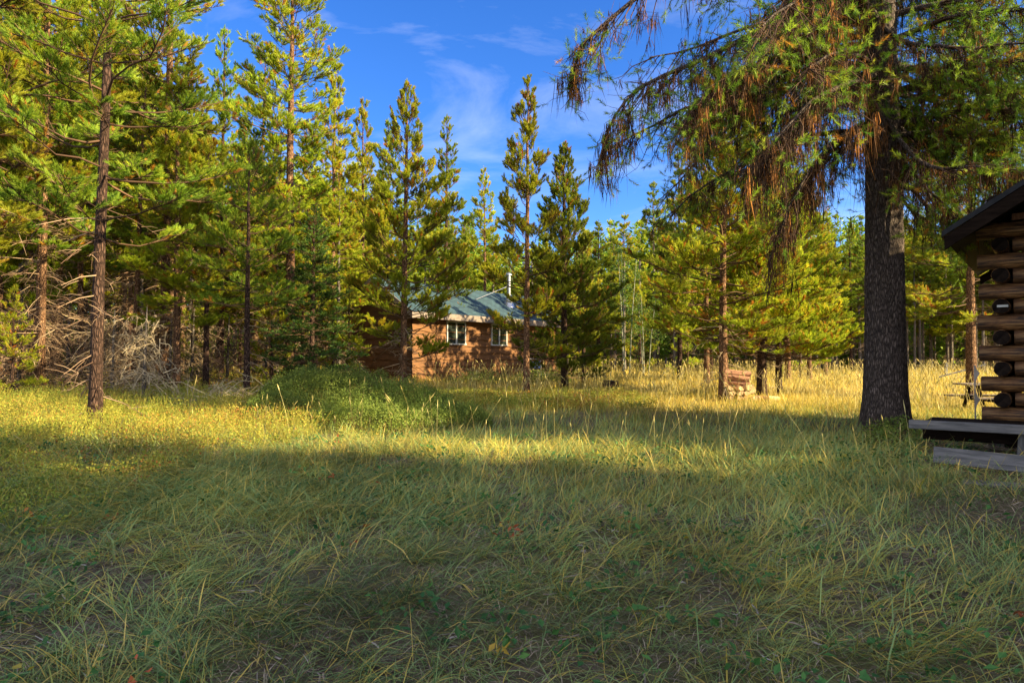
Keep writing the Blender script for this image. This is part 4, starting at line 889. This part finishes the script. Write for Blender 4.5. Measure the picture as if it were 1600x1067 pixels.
# ------------------------------------------------------------------ right-hand log cabin (local: x along front wall to the right, y inward)
CX, CY = 6.56, 9.13; ca = math.atan2(-.62, .78)
cab = empty("log_cabin", (CX, CY, 0), ca); tag(cab, "dark log cabin with crossed corner logs cut off by the right edge of the picture", "log cabin")
def uvz(o, scale=1.0):
    me = o.data; uv = me.uv_layers.new(name="UVMap"); 
    return uv
def log(parent, p0, p1, r, m=M_log, endm=1):
    """one log as its own part, local x along the log"""
    p0 = Vector(p0); p1 = Vector(p1); L = (p1 - p0).length; K = 14; S = 18
    q = np.linspace(0, L, K); ang = np.arange(S) * 2 * np.pi / S
    rr = r * (1 + .035 * np.sin(q[:, None] * 1.7 + random.uniform(0, 6)) + .03 * np.sin(3 * ang[None] + q[:, None] * .8 + random.uniform(0, 6)) + rng.normal(0, .02, (K, S)))
    rr[0] *= .93; rr[-1] *= .93; xq = q.copy(); xq[1] = .02; xq[-2] = L - .02
    V = np.stack([np.broadcast_to(xq[:, None], (K, S)), rr * np.cos(ang), rr * np.sin(ang)], -1)
    i = np.arange(K * S).reshape(K, S); j = np.roll(i, -1, 1); mb = MB(); mb.add(V.reshape(-1, 3), Q=np.stack([i[:-1], j[:-1], j[1:], i[1:]], -1).reshape(-1, 4)); k = np.arange(S); k2 = (k + 1) % S
    mb.add(np.vstack([V[0], [[0, 0, 0]]]), T=np.stack([k2, k, np.full(S, S)], 1), m=1); mb.add(np.vstack([V[-1], [[L, 0, 0]]]), T=np.stack([k, k2, np.full(S, S)], 1), m=1)
    o = mb.build("log", [m, M_logend], parent, True); o.location = p0; o.rotation_euler = (p1 - p0).to_track_quat('X', 'Z').to_euler()
    return o
WL, WD, NB, Z0, PT = 4.6, 3.6, 13, .80, .205
for k in range(NB):
    z = Z0 + k * PT; even = k % 2 == 0
    ext = .27 + .04 * random.uniform(-1, 1)
    # front/back wall logs: protruding past the corner on even courses, butted behind the side log ends on odd ones
    zz = z
    for yy in (0, WD):
        if even: log(cab, (-ext, yy, zz), (WL + ext, yy, zz), .106)
        else: log(cab, (.13, yy, zz), (WL - .13, yy, zz), .100)
    for xx in (0, WL):
        if not even: log(cab, (xx, -ext * .8, zz), (xx, WD + ext * .8, zz), .098)
        else: log(cab, (xx, .13, zz), (xx, WD - .13, zz), .100)
TOP = Z0 + NB * PT - .1
RS = .63; EAVE = 3.08; OV = .55; FO = 1.15
mid = WL / 2; ridge = EAVE + (mid + OV) * RS
for s in (1, -1):
    x0_, x1_ = (-OV, mid) if s == 1 else (WL + OV, mid); mb = MB()
    V = []
    for yy in (-FO, WD + .5):
        V += [(x0_, yy, EAVE), (x1_, yy, ridge), (x1_, yy, ridge + .07), (x0_, yy, EAVE + .07)]
    mb.add(V, Q=[[0, 1, 2, 3], [7, 6, 5, 4], [0, 4, 5, 1], [3, 2, 6, 7], [0, 3, 7, 4], [1, 5, 6, 2]]); mb.build("roof", M_roofR, cab)
    for yy in (-FO - .02, WD + .5 - .03): 
        mb = MB(); V = []
        for y2 in (yy, yy + .045):
            V += [(x0_ + s * .03, y2, EAVE - .17), (x1_, y2, ridge - .19), (x1_, y2, ridge - .004), (x0_ + s * .03, y2, EAVE - .004 + s * 0)]
        mb.add(V, Q=[[0, 1, 2, 3], [7, 6, 5, 4], [0, 4, 5, 1], [3, 2, 6, 7], [0, 3, 7, 4], [1, 5, 6, 2]])
        mb.build("rake_board", M_dkwood, cab)
for (xx, zz) in ((0, TOP + .12), (mid, ridge - .2), (WL, TOP + .12), (mid * .5, (EAVE + ridge) / 2 - .05)):
    o = log(cab, (xx, -FO + .1, zz - .02), (xx, WD + .4, zz - .02), .085, M_dkwood); o.name = "purlin"
mb = MB()   # vertical gable boards, front and back
xx = .12
while xx < WL - .1:
    h1 = EAVE + (min(xx, WL - xx) + OV) * RS - .03; b0 = TOP + .02
    if h1 > b0 + .05:
        for yy in (-.01, WD): 
            box(mb, (xx + .08, yy + random.uniform(0, .006), (b0 + h1) / 2), (.15, .03, h1 - b0))
    xx += .163
mb.build("gable_boards", M_gable, cab)
mb = MB(); box(mb, (.02, -.262, Z0 + 7 * PT), (.12, .008, .03)); mb.build("nameplate", M_white, cab)
# scalloped pale board at the corner
mb = MB(); ph = []
for k in range(40):
    q = k / 39 * .95; c = abs(((q / .41) % 1) - .5) * 2; ph.append((q, .018 + .055 * (c ** 3)))
V = []; 
for (q, wv) in ph:
    for (a_, b_) in ((-.335, .13), (-.335 + wv, .13), (-.335 + wv, .15), (-.335, .15)): V.append((a_, b_, .62 + q * .88))
i = np.arange(160).reshape(40, 4); j = np.roll(i, -1, 1); mb.add(V, Q=np.stack([i[:-1], j[:-1], j[1:], i[1:]], -1).reshape(-1, 4)); mb.add(np.array(V)[-4:], Q=[[0, 1, 2, 3]])
mb.build("corner_board", M_pale, cab)
# porch frame
def plank(name, p0, p1, w_, h_, m, parent=None, tilt=0, bev=.006):
    p0 = Vector(p0); p1 = Vector(p1); L = (p1 - p0).length; mb = MB(); box(mb, (L / 2, 0, 0), (L, w_, h_), bev=bev)
    o = mb.build(name, m, parent); o.location = p0; q = (p1 - p0).to_track_quat('X', 'Z'); o.rotation_euler = q.to_euler(); o.rotation_euler.rotate_axis('X', tilt); return o
def cabl(px, d, z):  # world point into cabin local coords
    x = PX(px, d) - CX; y = d - CY; c, s = math.cos(-ca), math.sin(-ca); return (x * c - y * s, x * s + y * c, z)
p0 = cabl(1420, 8.55, .735)
porch = []
plank("porch_beam", p0, (WL, p0[1], .735), .16, .10, M_grey, cab)
plank("porch_beam", (p0[0] + .1, p0[1] + .35, .60), (WL, p0[1] + .35, .60), .14, .14, M_dkwood, cab)
for k in range(4): plank("deck_board", (p0[0] + .15, p0[1] + .22 + .17 * k, .758), (WL, p0[1] + .22 + .17 * k, .758), .15, .035, M_dkwood, cab)
pz = cabl(1588, 7.9, .2); plank("post", (pz[0], pz[1] + .1, .15), (pz[0] + .05, pz[1] + .1, .685), .09, .09, M_grey, cab)
for xx in (1.2, 3.2): plank("post", (xx, p0[1] + .12, .15), (xx, p0[1] + .12, .685), .12, .12, M_dkwood, cab)
# skirt wall under the cabin
mb = MB(); box(mb, (WL / 2, .05, .45), (WL, .1, .55)); box(mb, (.05, WD / 2, .45), (.1, WD, .55)); box(mb, (WL - .05, WD / 2, .45), (.1, WD, .55)); box(mb, (WL / 2, WD - .05, .45), (WL, .1, .55)); mb.build("foundation", M_dkwood, cab)
# loose plank on edge in the grass
o = plank("wooden_plank", (PX(1456, 7.5), 7.5, .50), (PX(1456, 7.5) + 1.75, 6.35, .40), .05, .175, M_grey, None, R(-12), .004); tag(o, "long weathered grey plank lying on edge in the grass before the cabin porch", "plank")
o = plank("wooden_plank", (PX(1500, 6.9), 6.9, .31), (PX(1500, 6.9) + 1.6, 6.0, .30), .2, .03, M_grey, None, R(4), .004); tag(o, "flat grey plank half buried in grass below the long one", "plank")

# ------------------------------------------------------------------ picnic table
tb = empty("picnic_table", (11.75, 16.2, g(11.75, 16.2) - .05), R(-8)); tag(tb, "weathered wooden picnic table in the golden grass left of the log cabin", "picnic table")
mb = MB()
for k in range(5): box(mb, (0, -.32 + k * .16, .74), (2.1, .145, .04), bev=.005)
mb.build("tabletop", M_fascia, tb)
for s in (-1, 1):
    mb = MB(); 
    for k in range(2): box(mb, (0, s * (.66 + .15 * k - .07), .44), (2.1, .135, .04), bev=.005)
    mb.build("bench_seat", M_fascia, tb)
    for e_ in (-.75, .75):
        dv = np.array([0, s * .38, .72]); dv /= np.linalg.norm(dv); ax = [[1, 0, 0], [0, dv[2], -dv[1]], [0, dv[1], dv[2]]]
        mb = MB(); box(mb, (e_, s * .36 - s * 0, .36), (.045, .09, .80), ax=[[1, 0, 0], [0, dv[2], s * 0 + dv[1]], [0, -dv[1], dv[2]]]); mb.build("leg", M_dkwood, tb)
mb = MB()
for e_ in (-.70, .70): box(mb, (e_, 0, .40), (.04, 1.45, .09))
mb.build("crossbeam", M_dkwood, tb)

# ------------------------------------------------------------------ firewood
M_fbark = simple("firewood_bark", (.13, .06, .035), (.38, .20, .12), 12, .9, .6)
M_split = simple("split_wood", (.42, .25, .11), (.68, .48, .26), 7, .85, .3, (1, 9, 9))
def firewood(p, L, r, ang, label, pale=False, tiltx=0, group=None):
    S = 12; mb = MB(); K = 5; a = np.arange(S) * 2 * np.pi / S
    half = pale; rr = r * (1 + rng.normal(0, .04, S))
    if half: rr = np.where((a > 3.5) & (a < 5.9), rr * .45, rr)
    q = np.linspace(-L / 2, L / 2, K); V = np.stack([np.broadcast_to(q[:, None], (K, S)), np.broadcast_to(rr * np.cos(a), (K, S)), np.broadcast_to(rr * np.sin(a), (K, S))], -1).copy(); V += rng.normal(0, .003, V.shape)
    i = np.arange(K * S).reshape(K, S); j = np.roll(i, -1, 1); mb.add(V.reshape(-1, 3), Q=np.stack([i[:-1], j[:-1], j[1:], i[1:]], -1).reshape(-1, 4), m=1 if pale else 0); k = np.arange(S); k2 = (k + 1) % S
    mb.add(np.vstack([V[0], [[-L / 2, 0, 0]]]), T=np.stack([k2, k, np.full(S, S)], 1), m=1); mb.add(np.vstack([V[-1], [[L / 2, 0, 0]]]), T=np.stack([k, k2, np.full(S, S)], 1), m=1)
    o = mb.build("firewood_log", [M_fbark, M_split]); o.location = p; o.rotation_euler = (random.uniform(0, 6) if not pale else tiltx, R(random.uniform(2, 8)), ang); tag(o, label, "firewood", group); return o
wx, wy = PX(1150, 16.9), 16.9; wz = g(wx, wy)
for r_ in range(6):
    n_ = 3 
    for k in range(n_):
        if r_ < 3 and k == 0:   # split pieces facing the camera in the lower stack
            for q_ in range(4):
                firewood((wx - .22 + q_ * .17 + random.uniform(-.02, .02), wy - .22, wz + .08 + r_ * .125), .4, .075, R(90 + random.uniform(-14, 14)), "pale split firewood piece showing its end in the lower front of the stack", True, random.uniform(0, 6), "pale split pieces in the firewood stack")
        else:
            firewood((wx - .02 + random.uniform(-.06, .05), wy - .14 + k * .17 + (r_ % 2) * .04, wz + .08 + r_ * .122), .62 + random.uniform(-.06, .06), .066 + random.uniform(-.008, .01), R(random.uniform(-8, 8)), "round reddish bark firewood log lying lengthwise in the stack against the pine", False, 0, "bark covered logs in the firewood stack")
firewood((wx + .42, wy - .25, wz + .07), .35, .07, R(70), "pale split log fallen at the right foot of the firewood stack", True, 1)
firewood((wx + .62, wy - .1, wz + .06), .4, .06, R(-20), "bark covered log lying in the grass just right of the firewood stack")
firewood((wx + .85, wy - .15, wz + .06), .3, .07, R(15), "pale split log lying farthest right of the firewood stack", True, 2)
firewood((wx + .36, wy - .12, wz + .3), .4, .085, R(80), "large pale split piece leaning at the right end of the stack", True, 4)

# ------------------------------------------------------------------ stump, posts
st_ = empty("tree_stump", (PX(953, 20.5), 20.5, g(PX(953, 20.5), 20.5))); tag(st_, "low dark tree stump in the golden grass of the middle meadow", "tree stump")
mb = MB(); tubes(mb, np.array([[0, 0, -.1], [0, 0, .1], [.02, 0, .34]]), np.array([.33, .26, .23]), 14, cap=1); mb.build("stump", [M_bark, M_grey], st_, True)
for (px, py, d, h, lb_) in ((1477, 562, 34, .75, "short grey fence post at the far wood edge behind the picnic table"), (1040, 566, 45, 1.0, "grey fence post at the far meadow edge behind the firewood pine")):
    x = PX(px, d); o = plank("fence_post", (x, d, g(x, d) - .1), (x + .03, d, g(x, d) + h), .12, .12, M_grey, None, 0, .02); tag(o, lb_, "fence post")
x = PX(1480, 24); o = plank("fallen_pole", (x - .3, 24, g(x, 24) + .32), (x + 1.2, 23.8, g(x, 24) + .75), .05, .05, M_grey, None, 0, .01); tag(o, "thin pale leaning pole between the picnic table and the orange trunk", "pole")

# ------------------------------------------------------------------ far cabin (local x along the long sunlit wall, y inward)
fa = math.atan2(.8, .6); FX, FY = -3.75, 25.5
fc = empty("wooden_cottage", (FX, FY, 0), fa); tag(fc, "low brown sided cottage with blue green shingle roof seen through the pines", "cabin")
LW, DW, ZB, ZT = 9.8, 3.6, .45, 3.18
def siding(parent, p, ux, length, z0, z1, nrm, m, seed):
    """lapped boards with wavy live edges, as one wall mesh"""
    mb = MB(); r = np.random.default_rng(seed); bh = .27; z = z0; ux = np.array(ux, float); nrm = np.array(nrm, float); p = np.array(p, float)
    while z < z1 - .05:
        zt = min(z + bh, z1); K = 60; q = np.linspace(0, length, K); wave = .022 * np.sin(q * 3.1 + r.uniform(0, 6)) + .014 * np.sin(q * 9 + r.uniform(0, 6)); lo = z - .035 + wave
        rows = [(lo, .004), (lo, .065), (np.full(K, zt - .02), .02), (np.full(K, zt), .003)]
        V = np.stack([p + ux * q[:, None] + nrm * off + np.stack([np.zeros(K), np.zeros(K), zz], 1) for zz, off in rows], 0)
        i = np.arange(4 * K).reshape(4, K); mb.add(V.reshape(-1, 3), Q=np.stack([i[:-1, :-1], i[:-1, 1:], i[1:, 1:], i[1:, :-1]], -1).reshape(-1, 4)); z = zt
    return mb.build("wall", m, parent)
mb = MB(); box(mb, (LW / 2, DW / 2, (ZB + ZT) / 2), (LW - .02, DW - .02, ZT - ZB))
V = []
RZ = 4.62
for xx in (.01, LW - .01): V += [(xx, .01, ZT - .01), (xx, DW - .01, ZT - .01), (xx, DW / 2, RZ - .1)]
mb.add(V, T=[[0, 2, 1], [3, 4, 5]], Q=[[0, 1, 4, 3], [1, 2, 5, 4], [2, 0, 3, 5]]); mb.build("wall_core", M_sidingshade, fc)
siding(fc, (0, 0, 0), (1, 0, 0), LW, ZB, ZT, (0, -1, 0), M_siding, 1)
siding(fc, (0, DW, 0), (0, -1, 0), DW, ZB, ZT, (-1, 0, 0), M_sidingshade, 2)
mb = MB()
for s in (1, -1):
    y0_, y1_ = (-.42, DW / 2) if s == 1 else (DW + .42, DW / 2); V = []
    for xx in (-.4, LW + .4): V += [(xx, y0_, ZT + .02), (xx, y1_, RZ), (xx, y1_, RZ + .06), (xx, y0_, ZT + .08)]
    mb.add(V, Q=[[0, 1, 2, 3], [7, 6, 5, 4], [0, 4, 5, 1], [3, 2, 6, 7], [0, 3, 7, 4], [1, 5, 6, 2]])
ro = mb.build("roof", M_shingle, fc); uv = ro.data.uv_layers.new(name="UVMap")
for l in ro.data.loops:
    c = ro.data.vertices[l.vertex_index].co; uv.data[l.index].uv = (c.x, abs(c.y - DW / 2) * 1.25)
mb = MB(); box(mb, (LW / 2, -.44, ZT - .02), (LW + .84, .03, .24)); box(mb, (LW / 2, -.21, ZT - .12), (LW + .7, .40, .02)); mb.build("fascia", M_fascia, fc)
mb = MB()
V = []
for xx in (-.43, -.40):
    for s in (1, -1):
        y0_ = -.45 if s == 1 else DW + .45
        V += [(xx, y0_, ZT - .14), (xx, DW / 2, RZ - .16), (xx, DW / 2, RZ + .07), (xx, y0_, ZT + .09)]
i = [[0, 1, 2, 3], [4, 5, 6, 7], [8, 9, 10, 11], [12, 13, 14, 15], [0, 1, 9, 8], [4, 5, 13, 12], [3, 2, 10, 11], [7, 6, 14, 15]]; mb.add(V, Q=i); mb.build("bargeboard", M_fascia, fc)
for (a_, b_) in ((1.86, 3.0), (4.68, 5.78)):
    zb_, zt_ = 2.10, 3.04; mb = MB(); cx_ = (a_ + b_) / 2; w_ = b_ - a_; f_ = .05
    for (c, s) in (((cx_, -.06, zt_ - f_ / 2), (w_, .07, f_)), ((cx_, -.065, zb_ + f_ / 2), (w_ + .06, .09, f_)), ((a_ + f_ / 2, -.06, (zb_ + zt_) / 2), (f_, .07, zt_ - zb_ - 2 * f_)), ((b_ - f_ / 2, -.06, (zb_ + zt_) / 2), (f_, .07, zt_ - zb_ - 2 * f_)), ((cx_, -.06, (zb_ + zt_) / 2), (f_ * 1.3, .065, zt_ - zb_ - 2 * f_))): box(mb, c, s)
    wo = mb.build("window", M_white, fc); mb = MB(); box(mb, (cx_, -.055, (zb_ + zt_) / 2), (w_ - .06, .012, zt_ - zb_ - .06)); mb.build("pane", M_glass, wo)
# stove pipe with flashing and brace
ch = MB(); pxl, pyl = 7.0, .75; rz_ = ZT + .05 + (pyl + .42) * (RZ - ZT) / (DW / 2 + .42)
tubes(ch, np.array([[pxl, pyl, rz_ - .1], [pxl, pyl, rz_ + 1.4]]), np.array([.09, .09]), 16); tubes(ch, np.array([[pxl, pyl, rz_ - .12], [pxl, pyl, rz_ + .25], [pxl, pyl, rz_ + .5]]), np.array([.3, .17, .1]), 16)
tubes(ch, np.array([[pxl, pyl, rz_ + 1.4], [pxl, pyl, rz_ + 1.45], [pxl, pyl, rz_ + 1.55]]), np.array([.15, .15, .02]), 16); co = ch.build("chimney_pipe", M_steel, fc, True)
mb = MB(); tubes(mb, np.array([[pxl - .05, pyl, rz_ + .9], [pxl - 2.3, pyl + .1, rz_ + .12]]), np.array([.018, .018]), 5); mb.build("brace", M_steel, co)
# white topped stand with blue tub by the wall
M_blue = simple("blue_plastic", (.09, .13, .3), (.13, .18, .38), 4, .4, 0)
x = PX(836, 25.6); sd_ = empty("utility_stand", (x, 25.6, g(x, 25.6))); tag(sd_, "small white topped stand holding a blue tub at the far cabin's right end", "stand")
mb = MB(); box(mb, (0, 0, .93), (.55, .4, .05), bev=.012); mb.build("top", M_white, sd_)
mb = MB(); box(mb, (0, 0, .70), (.42, .32, .3), bev=.03); mb.build("tub", M_blue, sd_)
for sx in (-1, 1):
    for sy in (-1, 1): mb = MB(); box(mb, (sx * .22, sy * .15, .45), (.035, .035, .9)); mb.build("leg", M_white, sd_)
